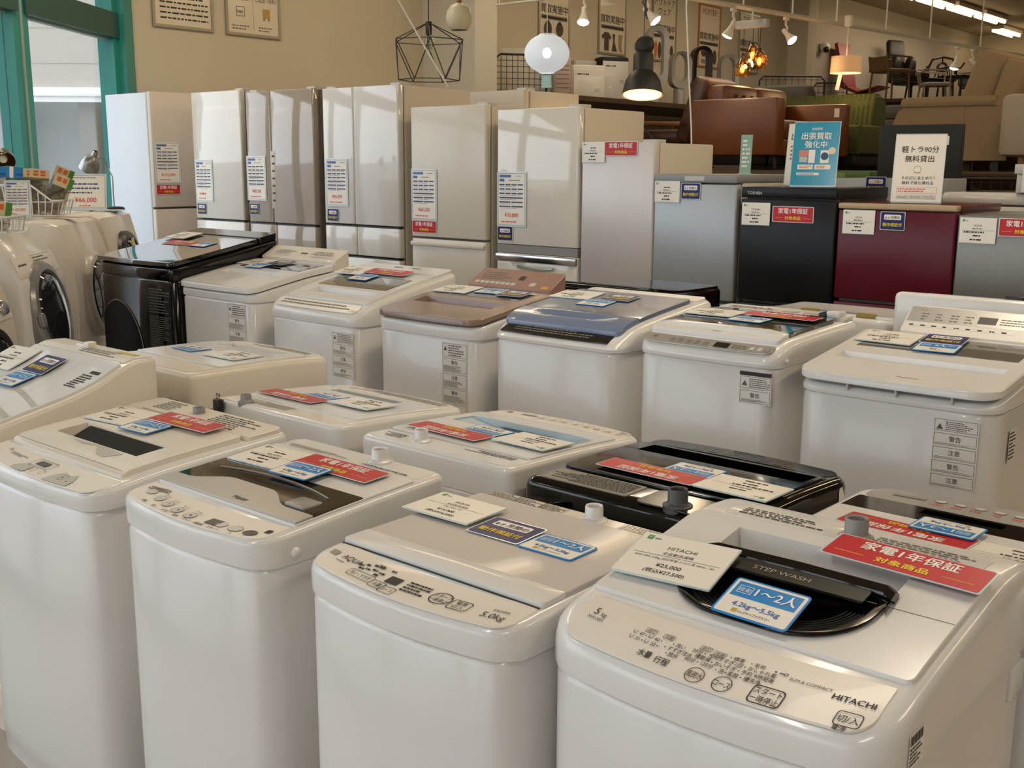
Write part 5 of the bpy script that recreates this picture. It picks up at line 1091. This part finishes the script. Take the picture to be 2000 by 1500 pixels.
m = MB(); m.tube([(0, 0, .0), (0, 0, -.02)], .002, CORDW, 5); m.loft([[(x*k, y, z) for x, y in ((-.035, -.006), (.035, -.006), (.035, .006), (-.035, .006))] for z, k in ((-.095, 1.15), (-.015, 1))], M('tag_green', '#9CC4BC', .5)); m.build('price_tag', t)
t = thing('black_pendant', 'lit black metal pendant lamp with a bell shade', 'lamp', (-4.29, 6.33, 2.03)); cord(t, .36, BLKM)
BT = T((0, 0, .29))@Matrix.Rotation(radians(13), 4, Vector((-.83, -.56, 0)))@T((0, 0, -.29))
m = MB(); m.lathe([(.134, .0), (.132, .03), (.118, .09), (.092, .135), (.068, .155), (.068, .265), (.062, .275), (.0005, .277)], BLKM, BT, n=36); m.build('lamp_shade', t)
m = MB(); m.lathe([(.128, .006), (.1, .1), (.07, .14), (.0005, .145)], M('shade_inner_gold', '#F0B45E', .4, emit=.55), BT, n=36); m.build('shade_lining', t)
m = MB(); m.lathe([(.0005, 0), (.066, 0), (.066, .025), (.05, .045), (.0005, .05)], BLKM, T((.01, -.0, .325))@RY(28)@RX(62), 28); m.build('ceiling_cap', t)
m = MB(); m.tube([(.0, 0, .52), (.02, 0, .56), (-.02, .0, .61), (.015, 0, .64), (0, 0, .58), (.02, 0, .5)], .006, BLKM, 6); m.build('cord_bundle', t)
m = MB(); m.puff((0, 0, .06), (.035, .035, .045), M('bulb_warm', '#FFD08A', .4, emit=4), 1, BT); m.build('bulb', t)
lamp('pendant_light', 'POINT', (-4.29, 6.33, 2.0), 6, (1, .72, .4), .05)

TRK = M('track_white', '#E2DCD0', .5)
def tx(y): return -5.98+(y-2.0)*.1034           # the track runs straight, slightly off the wall
t = thing('lighting_track', 'long white lighting track hung on rods over the sofas', 'lighting track', (0, 0, 3.0))
m = MB(); m.tube([(tx(7.6), 7.6, 0), (tx(18), 18, 0)], .022, TRK, 4); m.build('rail', t)
for y in (8.4, 9.3, 10.1, 10.9, 11.9, 12.9, 14.2, 15.8): m = MB(); m.tube([(tx(y), y, .02), (tx(y), y, CEZ-3)], .009, TRK, 6); m.build('hanger_rod', t)
t = thing('lighting_track', 'short thin rail crossing above the lit globe pendant', 'lighting track', (0, 0, 3.06))
m = MB(); m.tube([(-7.2, 8.12, -.0), (-4.6, 8.12, .0)], .010, TRK, 6); m.build('rail', t)
for x in (-7.15, -4.7): m = MB(); m.tube([(x, 8.12, .0), (x, 8.12, CEZ-3)], .007, TRK, 6); m.build('hanger_rod', t)
def spot(label, x, y, z, dirv, light=9):
    t = thing('track_spot', label, 'spotlight', (x, y, z-.013), 0, 'track spots')
    d = Vector(dirv).normalized(); q = d.to_track_quat('Z', 'Y').to_matrix().to_4x4(); j = Vector((0, 0, -.13))
    m = MB(); m.tube([(0, 0, 0), (0, 0, -.06), (.02, 0, -.09), tuple(j)], .012, TRK, 8); m.rbox(-.02, .02, -.03, .03, -.02, .01, TRK, .006, .004); m.build('arm', t)
    X = T(j)@q; m = MB(); m.lathe([(.0005, -.04), (.022, -.038), (.024, .02), (.03, .05), (.05, .10), (.052, .112)], TRK, X, 20); m.build('lamp_head', t)
    m = MB(); m.lathe([(.05, .108), (.04, .122), (.0005, .13)], BULBW, X, 20); m.build('bulb', t)
    p = Vector((x, y, z))+j+d*.16; lamp('spot_light', 'SPOT', p, light, (1, .84, .6), .05, direction=d, spot=1.7)
spot('lit spot on the thin rail, above the lit globe pendant', -6.15, 8.12, 3.06, (.2, -.35, -.8))
for y, d, lab in ((7.95, (.55, .15, -.6), 'lit spot in front of the orange-framed poster'), (9.15, (-.35, -.15, -.8), 'lit spot aimed down left, left of the amber pendants'), (10.0, (.55, -.05, -.55), 'lit spot aimed right, beside the pale column'),
        (13.6, (-.15, -.1, -.9), 'lit spot aimed straight down over the chairs'), (14.0, (.6, .1, -.5), 'lit spot aimed right over the chairs'), (15.0, (-.55, -.1, -.6), 'lit spot aimed left beside the beige sofa')):
    spot(lab, tx(y), y, 2.98, d, 12)
t = thing('amber_pendant', 'cluster of three lit amber glass pendants on the track', 'lamp', (tx(9.45), 9.45, 2.93))
m = MB(); m.rbox(-.16, .16, -.035, .035, -.10, -.03, LGREY, .006, .004); m.tube([(0, 0, -.04), (0, 0, .046)], .01, TRK); m.build('ceiling_plate', t)
AMB = glass_mat('amber_glass', '#F2CB8C', 1.8, .03)
for x, y, z in ((-.08, 0, -.46), (.0, .03, -.34), (.09, 0, -.40)):
    m = MB(); m.tube([(x, y, -.05), (x, y, z+.08)], .003, BLKM, 5); m.build('cord', t)
    m = MB(); m.lathe([(.02, .095), (.036, .085), (.068, .035), (.076, -.005), (.066, -.055), (.05, -.068)], AMB, T((x, y, z)), 20); g = m.build('glass_shade', t)
    m = MB(); m.puff((x, y, z), (.02, .02, .034), BULBA, 1); m.build('bulb', t)
    m = MB(); m.lathe([(.0005, .12), (.015, .118), (.02, .08), (.0005, .078)], BLKM, T((x, y, z)), 12); m.build('socket', t)
lamp('amber_light', 'POINT', (tx(9.45), 9.4, 2.5), 5, (1, .65, .3), .06)
t = thing('drum_pendant', 'lit linen drum shade pendant hanging from the track', 'lamp', (-4.68, 10.35, 2.46))
m = MB(); m.lathe([(.145, .0), (.14, .155)], M('linen_shade', '#D8A873', .7, emit=.35), n=32); m.lathe([(.14, .002), (.135, .153)], M('linen_lining', '#F0CF98', .7, emit=.5), n=32); m.build('lamp_shade', t)
m = MB(); m.tube([(0, 0, .07), (0, 0, .52)], .006, TRK, 6); m.rbox(-.03, .03, -.03, .03, .43, .53, TRK, .006, .004); m.build('stem', t)
m = MB(); m.puff((0, 0, .07), (.03, .03, .045), M('bulb_warm', '#FFD08A', .4, emit=4), 1); m.build('bulb', t)
m = MB(); m.flat([(-.06, 0), (-.02, 0), (-.05, -.16), (-.09, -.15)], PAPER, lambda x, z: (x, -.02, z)); m.build('price_tag', t)
lamp('drum_light', 'POINT', (-4.68, 10.35, 2.42), 4, (1, .72, .4), .05)
m = MB(); m.tube([(-5.60, 5.20, 2.86), (-5.53, 5.27, 2.64), (-5.46, 5.33, 2.48), (-5.38, 5.40, 2.30), (-5.28, 5.48, 2.085)], .006, CORDW, 6); m.tube([(-5.60, 5.20, 2.86), (-5.9, 5.0, 4.34)], .006, CORDW, 6)
tag(m.build('power_cable'), 'white cable slanting down in front of the wire cage pendant', 'cable')
m = MB(); m.tube([(-3.34, 5.29, 4.34), (-3.33, 5.31, 2.41), (-3.31, 5.33, 2.05), (-3.29, 5.34, 1.78), (-3.285, 5.345, 1.64), (-3.28, 5.35, 1.5)], .005, CORDW, 6)
tag(m.build('power_cable'), 'thin white cable hanging straight down behind the silver-grey refrigerator', 'cable')
t = thing('security_camera', 'white dome camera on the wall beside the pale column', 'camera', (-8.27, 17.45, 3.5)); m = MB(); m.puff((0, 0, 0), (.08, .08, .09), WPLA, .9); m.build('housing', t)
m = MB(); m.puff((.045, -.05, -.045), (.05, .05, .05), DARK, 1); m.build('lens', t)

# ================================================================ furniture on the raised display floor behind the fridges
RACK = M('rack_brown', '#54412F', .6, var=.1, scale=3)
def rack(label, x0, x1, y0, y1, z, name='display_rack'):
    t = thing(name, label, 'display rack', ((x0+x1)/2, y0, 0)); w = (x1-x0)/2; d = y1-y0
    m = MB(); m.box(-w, w, 0, d, z-.05, z, RACK); m.build('deck', t)
    for sx in (-1, 1):
        for y in (.05, d-.05): m = MB(); m.box(sx*w-.04, sx*w+.04, y-.04, y+.04, 0, z-.05, RACK); m.build('post', t)
    m = MB(); m.box(-w, w, d-.03, d, .1, z-.06, RACK); m.build('back_board', t)
rack('dark rack carrying the leather and green sofas', -6.9, -4.0, 8.45, 11.5, 1.545)
rack('dark rack carrying the beige sofas', -3.75, -.6, 8.6, 11.2, 1.545)
rack('dark rack carrying the grey sofas and pillow', -6.95, -3.9, 11.6, 14.4, 1.75)
rack('dark rack carrying the air purifiers and fans', -8.3, -7.0, 8.9, 15.4, 2.28)
rack('dark rack carrying the chairs', -8.3, -4.6, 16.7, 20.6, 2.60)
LEA = M('leather_tan', '#6F3C14', .4, var=.12, scale=5, bump=.05); LEAD = M('leather_dark_brown', '#4A2A16', .4, var=.15, scale=5); GREEN = M('corduroy_green', '#474D20', .8, var=.1, scale=20); GRYF = M('fabric_grey', '#5C5B54', .9, var=.1, scale=30); BEI = M('fabric_beige', '#8F7757', .9, var=.06, scale=25); BEL = M('fabric_light_beige', '#A39482', .9, var=.05, scale=25); LEGW = M('leg_wood', '#9A7040', .5); LEGB = M('leg_black', '#191613', .5); SEAMB = M('seam_brown', '#5F4D36', .8)
t = thing('leather_sofa', 'tan leather two-seat sofa with tufted cushions, above the refrigerators', 'sofa', (-4.9, 8.62, 1.55))
m = MB(); m.rbox(-.43, .43, 0, .14, .12, .60, LEA, .03, .02); m.build('armrest', t); m = MB(); m.rbox(-.43, .43, 1.30, 1.44, .12, .60, LEA, .03, .02); m.build('armrest', t)
m = MB(); m.rbox(-.43, -.24, .13, 1.31, .12, .60, LEA, .04, .03); m.build('backrest', t)
m = MB(); m.rbox(-.24, .40, .13, 1.31, .12, .26, LEA, .02, .015); m.build('base', t)
for y in (.14, .725): m = MB(); m.rbox(-.24, .42, y, y+.575, .255, .42, LEA, .05, .04); m.build('seat_cushion', t)
for y in (.14, .725):
    m = MB(); m.rbox(-.34, -.12, y, y+.575, .40, .74, LEA, .06, .06, T((-.02, 0, 0)))
    for a in (.15, .29, .43):
        for z in (.52, .64): m.puff((-.135, y+a, z), (.012, .016, .016), LEAD, 1, n=8, m=6)
    m.build('back_cushion', t)
for x in (-.36, .36):
    for y in (.1, 1.34): m = MB(); m.tube([(x, y, .125), (x*1.04, y, 0)], [.02, .013], LEGB, 8); m.build('leg', t)
m = MB(); m.rect(.33, .38, .48, .56, PAPER, lambda x, z: (x, 1.298, z)); m.build('price_tag', t)
t = thing('lounge_chair', 'dark brown leather lounge chair left of the tan sofa', 'armchair', (-5.8, 9.0, 1.56))
m = MB(); m.rbox(-.42, .12, .08, .62, .22, .36, LEAD, .06, .05); m.build('seat', t)
m = MB(); m.rbox(-.09, .09, .06, .64, .0, .62, LEAD, .05, .05, T((.10, 0, .24))@RY(20)); m.build('backrest', t)
for y in (.0, .68):
    m = MB(); m.tube([(-.40, y, .0), (-.36, y, .42), (.14, y, .40)], .025, M('wood_brown', '#6B3F20', .4), 8); m.build('armrest', t)
    m = MB(); m.tube([(-.30, y, .40), (.1, y, .0)], .016, LEGB, 8); m.build('leg', t)
def ribs(m, x0, x1, f, n, mat, amp=.014, nz=6):
    """vertically ribbed sheet: f(v) -> (y, z) along the rib, closed by its back"""
    N = n*6; vs = []; fs = []
    for i in range(N+1):
        x = x0+(x1-x0)*i/N; a = amp*abs(sin(pi*i/6))
        for k in range(nz+1): y, z, ny, nz_ = f(k/nz); vs.append((x, y-a*ny, z+a*nz_))
    for i in range(N):
        for k in range(nz): q = i*(nz+1)+k; fs.append((q, q+nz+1, q+nz+2, q+1))
    m.add(vs, fs, mat)
t = thing('corduroy_sofa', 'green ribbed corduroy sofa behind the tan leather one', 'sofa', (-5.25, 10.15, 1.55))
m = MB(); m.rbox(-.85, .85, .0, .62, .14, .42, GREEN, .05, .05); ribs(m, -.84, .84, lambda v: ((.02-.02*v*(v < .8), .15+.26*v, 1, 0) if v < .99 else (.05, .42, .3, 1)), 34, GREEN); m.build('seat', t)
m = MB(); m.rbox(-.85, .78, .48, .78, .14, .72, GREEN, .08, .08); ribs(m, -.82, .76, lambda v: (.46+.06*v*v, .40+.33*v, 1, .1), 32, GREEN); m.build('backrest', t)
m = MB(); m.rbox(-.80, .80, .03, .76, .04, .15, LEGB, .03, .01); m.build('plinth', t)
def pillow(label, loc, s, mat, cat='cushion', name='cushion'):
    m = MB(); m.puff((0, 0, s[2]), s, mat, .5); o = m.build(name, loc=loc); return tag(o, label, cat)
t = thing('grey_sofa', 'grey sofa whose rolled back shows over the tan leather sofa', 'sofa', (-6.42, 11.75, 1.751)); m = MB(); m.rbox(-.45, .45, .0, .65, .0, .55, GRYF, .06, .05); m.build('seat', t)
m = MB(); m.rbox(-.45, .45, .45, .75, .5, .78, GRYF, .1, .1); m.build('backrest', t)
t = thing('grey_sofa', 'long low grey sofa between the green sofa and the beige one', 'sofa', (-4.85, 12.0, 1.751)); m = MB(); m.rbox(-.75, .75, .0, .7, .0, .34, GRYF, .05, .05); m.build('seat', t)
m = MB(); m.rbox(-.7, .7, .1, .6, .335, .50, GRYF, .08, .07); m.build('seat_cushion', t)
pillow('brown floor pillow, left of two, behind the green sofa', (-5.9, 13.5, 1.751), (.33, .28, .335), M('pillow_brown', '#5F4335', .9)); pillow('brown floor pillow, right of two, behind the green sofa', (-5.2, 13.9, 1.751), (.3, .28, .32), M('pillow_brown', '#5F4335', .9))
t = thing('recliner_sofa', 'beige fabric recliner sofa with a tall padded back, at upper right', 'sofa', (-3.17, 8.95, 1.55))
arm = [(-.46, .08), (-.45, .36), (-.41, .46), (-.34, .52), (.44, .53), (.46, .08)]
def armp(y0, y1):
    m = MB(); m.loft([[(x, y, z) for x, z in arm] for y in (y0, y1)], BEI); m.box(.12, .121, y0-.002, y0, .1, .5, SEAMB); m.build('armrest', t, angle=60)
    m = MB(); m.rbox(-.40, .36, y0-.015, y1+.015, .49, .575, BEI, .05, .035); m.tube([(-.40, y0-.016, .50), (.36, y0-.016, .495)], .003, SEAMB, 4); m.build('arm_pad', t)
armp(0, .2); armp(1.5, 1.7)
m = MB(); m.rbox(-.44, .2, .2, 1.5, .1, .42, BEI, .05, .05); m.build('seat', t)
for y in (.06, .85):
    m = MB(); m.rbox(-.14, .12, y, y+.77, .0, .52, BEI, .08, .09, T((.14, 0, .42))@RY(18)); m.build('back_cushion', t)
m = MB(); m.rbox(-.10, .10, .02, 1.68, .0, .46, BEI, .06, .04, T((.36, 0, .38))@RY(14)); m.build('backrest', t)
for x in (-.36, .36):
    for y in (.08, 1.6): m = MB(); m.box(x-.03, x+.03, y-.03, y+.03, 0, .09, LEGB); m.build('leg', t)
t = thing('fabric_sofa', 'light beige fabric sofa at the right edge, in front of the recliner sofa', 'sofa', (-2.1, 8.68, 1.55))
m = MB(); m.rbox(-.60, .6, .0, .24, .11, .56, BEL, .05, .04); m.build('armrest', t); m = MB(); m.rbox(-.58, .6, .24, 1.5, .11, .42, BEL, .05, .04); m.build('seat', t)
m = MB(); m.puff((-.2, .5, .55), (.28, .14, .15), BEL, .5); m.build('seat_cushion', t)
for x in (-.45, .45): m = MB(); m.tube([(x, .12, .115), (x, .12, 0)], [.035, .026], LEGW, 10); m.build('leg', t)
# purifiers and fans on the wall rack
def loopfan(label, x, y, z, col, base, h=.62, w=.13):
    t = thing('loop_fan', label, 'fan', (x, y, z), radians(55)); o = []
    n = 10
    for s, y0 in ((1, 0),):
        out = [(w*cos(a), h-w+w*sin(a)) for a in [pi*i/n for i in range(n+1)]]+[(-w, .22+w*.9)]+[(-w*cos(a)*1, .22+w*.9-w*.9*sin(a)) for a in [pi*i/n for i in range(1, n)]]+[(w, .22+w*.9)]
        inn = [(u*.62, .22+w+(v-.22-w)*.9 if v > .22+w else .26+w*.4+(v-.22)*.6) for u, v in out]
    m = MB(); m.loft([[(u, d, v) for u, v in q] for q, d in ((inn, -.05), (out, -.07), (out, .07), (inn, .05), (inn, -.05))], col, False, False); m.build('air_loop', t)
    m = MB(); m.lathe([(.0005, 0), (.075, 0), (.072, .2), (.06, .235), (.0005, .24)], base, n=20); m.build('fan_base', t)
FSV = M('fan_silver', '#A9A8A8', .3, metal=.3); FBK = M('fan_dark', '#1F1A1E', .25)
loopfan('silver-white loop fan, half hidden by the black pendant lamp', -7.35, 11.1, 2.281, FSV, FSV, .88)
loopfan('silver loop fan right of the black pendant lamp', -7.46, 11.8, 2.281, FSV, FSV, .66)
loopfan('tall dark loop fan behind the thin hanging cable', -7.65, 12.6, 2.281, FBK, FBK, .80)
loopfan('silver loop fan right of the tall dark one', -7.6, 13.2, 2.281, FSV, FSV, .74)
def purifier(label, x, y, w, d, h, mat, front, rz=60):
    t = thing('air_purifier', label, 'air purifier', (x, y, 2.281), radians(rz)); m = MB(); m.rbox(-w/2, w/2, 0, d, 0, h, mat, .03, .02); m.build('body', t)
    m = MB(); m.rbox(-w/2+.015, w/2-.015, -.012, .004, .03, h-.05, front, .01, .004); P = lambda a, b: (a, -.0125, b)
    m.dashes(-w*.35, w*.0, h-.12, h-.09, 1, INK, P, seed=2); m.rect(w*.15, w*.3, h-.3, h-.26, LGREY, P); m.build('front_panel', t)
purifier('white air purifier left of the black-edged one, behind the globe pendant', -7.75, 10.35, .42, .25, .42, WPLA, WPLA)
purifier('white air purifier with a black edge strip', -7.85, 11.0, .36, .24, .56, MATT, WPLA)
purifier('grey air purifier standing behind the white one', -8.1, 10.75, .3, .2, .52, LGREY, LGREY)
t = thing('tower_heater', 'pink-beige slatted tower heater right of the globe pendant', 'heater', (-7.45, 9.45, 2.281), radians(50)); m = MB(); m.rbox(-.10, .10, -.09, .09, 0, .42, M('heater_pink', '#B8A49A', .4), .05, .03); m.build('body', t)
m = MB()
for i in range(6): m.box(-.07, .07, -.094, -.088, .10+.045*i, .106+.045*i, INKG)
m.build('grille', t)
def gridpanel(label, loc, w, h, rz, step=.06):
    t = thing('grid_panel', label, 'grid panel', loc, radians(rz)); m = MB(); m.tube([(-w/2, 0, 0), (-w/2, 0, h-.05), (-w/2+.05, 0, h), (w/2-.05, 0, h), (w/2, 0, h-.05), (w/2, 0, 0)], .011, LEGB, 6); m.build('frame', t)
    m = MB(); x = -w/2+step
    while x < w/2-.01: m.tube([(x, 0, 0), (x, 0, h-.005)], .003, LEGB, 4); x += step
    z = step
    while z < h-.01: m.tube([(-w/2, 0, z), (w/2, 0, z)], .003, LEGB, 4); z += step
    m.build('wire_grid', t)
gridpanel('black grid panel behind the wing wall, left of the globe pendant', (-7.62, 9.0, 2.281), .55, .42, 55)
gridpanel('black grid panel left of the pale column', (-6.5, 12.85, 1.751), .8, .92, 40, .08)
gridpanel('black grid panel right of the pale column', (-6.6, 14.15, 1.751), .45, .92, 40, .08)
gridpanel('black grid panel under the beige sofas', (-2.9, 8.4, 0), 1.0, 1.52, 0, .07)
t = thing('white_partition', 'white board behind the black grid panel by the wing wall', 'board', (-7.8, 9.3, 2.281), radians(45)); m = MB(); m.rbox(-.28, .28, 0, .03, 0, .52, WALLW, .004, .003); m.build('sheet', t)
# chairs, far right
def chair(label, x, y, z, rz, mat, back='slat', h=.82, seat=.43, name='dining_chair', seatm=None):
    t = thing(name, label, 'chair', (x, y, z), radians(rz), None); seatm = seatm or mat
    m = MB(); m.rbox(-.22, .22, -.22, .22, seat-.02, seat+.03, seatm, .05, .015); m.build('seat', t)
    for sx in (-1, 1):
        m = MB(); m.tube([(sx*.19, -.19, seat-.02), (sx*.21, -.21, .004)], .016, mat, 7); m.build('leg', t)
        m = MB(); m.tube([(sx*.19, .19, seat+.0), (sx*.21, .22, .004)], .016, mat, 7); m.build('leg', t)
    m = MB()
    if back == 'hoop':
        m.tube([(-.2, .2, seat), (-.22, .23, h-.18), (-.16, .25, h-.04), (0, .26, h), (.16, .25, h-.04), (.22, .23, h-.18), (.2, .2, seat)], .02, mat, 7); m.lathe([(.05, -.01), (.09, 0), (.05, .01)], mat, T((0, .24, h-.17))@RX(90), 16)
        for a in (-.12, -.06, .06, .12): m.tube([(a*.6, .23, h-.2), (a, .2, seat)], .01, mat, 6)
        m.tube([(0, .24, h-.1), (0, .255, h)], .012, mat, 6)
    elif back == 'pad': m.rbox(-.23, .23, .17, .24, seat+.02, h, mat, .04, .03)
    elif back == 'frame':
        for sx in (-1, 1): m.tube([(sx*.21, .21, seat), (sx*.21, .25, h)], .017, mat, 6)
        m.rbox(-.21, .21, .22, .25, h-.24, h-.02, mat, .01, .008); 
    else:
        m.tube([(-.22, .2, seat+.2), (-.2, .26, h-.03), (0, .28, h), (.2, .26, h-.03), (.22, .2, seat+.2)], .018, mat, 7)
        for a in (-.12, 0, .12): m.tube([(a, .22, seat), (a, .27, h)], .008, mat, 6)
    m.build('backrest', t)
    if back in ('hoop', 'arms', 'frame'):
        for sx in (-1, 1): m = MB(); m.tube([(sx*.23, -.18, seat), (sx*.24, -.18, seat+.2), (sx*.24, .22, seat+.22)], .015, mat, 6); m.build('armrest', t)
    return t
DBR = M('chair_dark_brown', '#2A1612', .4); OAK = M('chair_oak', '#8A6A42', .5); CWH = M('chair_white', '#B9AC99', .5); BK2 = M('chair_black', '#15120F', .5); CGR = M('chair_grey', '#4E4741', .8)
chair('oak-framed chair with a broad plank back, below the drum shade lamp', -7.0, 17.1, 2.601, 150, OAK, 'frame', .66)
chair('dark brown chair with a round pierced back', -7.05, 19.4, 2.601, 200, DBR, 'hoop', .80)
chair('white-painted armchair in front of the round-backed chair', -6.52, 17.7, 2.601, 120, CWH, 'arms', .45, .24)
chair('black low chair beside the white-painted armchair', -6.9, 18.3, 2.601, 160, BK2, 'pad', .52, .36)
chair('grey upholstered chair beside the beige sofa', -6.45, 19.45, 2.601, 160, CGR, 'pad', .55, .3)
chair('black spindle-backed chair left of the grey upholstered one', -6.58, 18.8, 2.601, 170, BK2, 'slat', .58)
t = thing('gaming_chair', 'tall black gaming chair against the far wall', 'chair', (-7.86, 19.75, 2.601), radians(70))
m = MB(); m.rbox(-.2, .2, .0, .12, .45, 1.22, BK2, .1, .06, RX(-8)); m.puff((-.2, .02, .75), (.08, .1, .16), BK2, .8); m.puff((.2, .02, .75), (.08, .1, .16), BK2, .8); m.build('backrest', t)
m = MB(); m.rbox(-.24, .24, -.45, .08, .4, .52, BK2, .08, .05); m.build('seat', t); m = MB(); m.tube([(0, -.2, .4), (0, -.2, .06)], .03, BK2, 8)
for k in range(5): a = 2*pi*k/5; m.tube([(0, -.2, .08), (.28*cos(a), -.2+.28*sin(a), .03)], .02, BK2, 6)
m.build('swivel_base', t)
t = thing('red_lounger', 'red and white moulded lounge chair below the wall camera', 'chair', (-8.0, 18.0, 2.601), radians(90))
m = MB(); m.loft([[(-.25, y, z), (.25, y, z), (.25, y+.05, z-.03), (-.25, y+.05, z-.03)] for y, z in ((-.55, .28), (-.2, .2), (.05, .3), (.12, .7), (.2, 1.0))], M('lounger_red', '#8F1F1C', .4)); m.build('seat_shell', t)
m = MB(); m.rbox(-.22, .22, -.45, .1, .0, .17, M('lounger_white', '#B5AA9C', .6), .08, .06); m.build('base', t)
t = thing('screen_panel', 'black framed panel standing behind the white truck-loan sign', 'panel', (-2.43, 6.42, 0), 0)
m = MB(); m.rbox(-.24, .24, 0, .05, 1.40, 1.815, MATT, .006, .004); m.rect(.13, .17, 1.70, 1.75, PAPER, lambda x, z: (x, -.001, z)); m.build('panel', t)
m = MB(); m.box(-.2, .2, -.1, .25, 0, .04, MATT); m.box(-.03, .03, .01, .04, .03, 1.42, MATT); m.build('stand', t)
t = thing('storage_shelf', 'dark low shelf of packages behind the refrigerators', 'shelf', (-2.9, 6.35, 0)); m = MB(); m.box(-.75, .2, 0, .35, 0, 1.50, RACK); m.build('cabinet', t)
t = thing('package', 'green flat package lying behind the turquoise sign', 'package', (-2.98, 6.5, 1.501), radians(8)); m = MB(); m.rbox(-.2, .25, -.09, .09, 0, .05, M('package_green', '#4F6B2A', .4), .005, .004); m.build('carton', t)
m = MB(); m.rect(-.18, .1, .012, .04, M('package_label', '#7C9450', .5), lambda x, z: (x, -.0912, z)); m.dashes(-.17, .08, .015, .037, 1, INKW, lambda x, z: (x, -.0918, z), seed=3); m.build('carton_label', t)
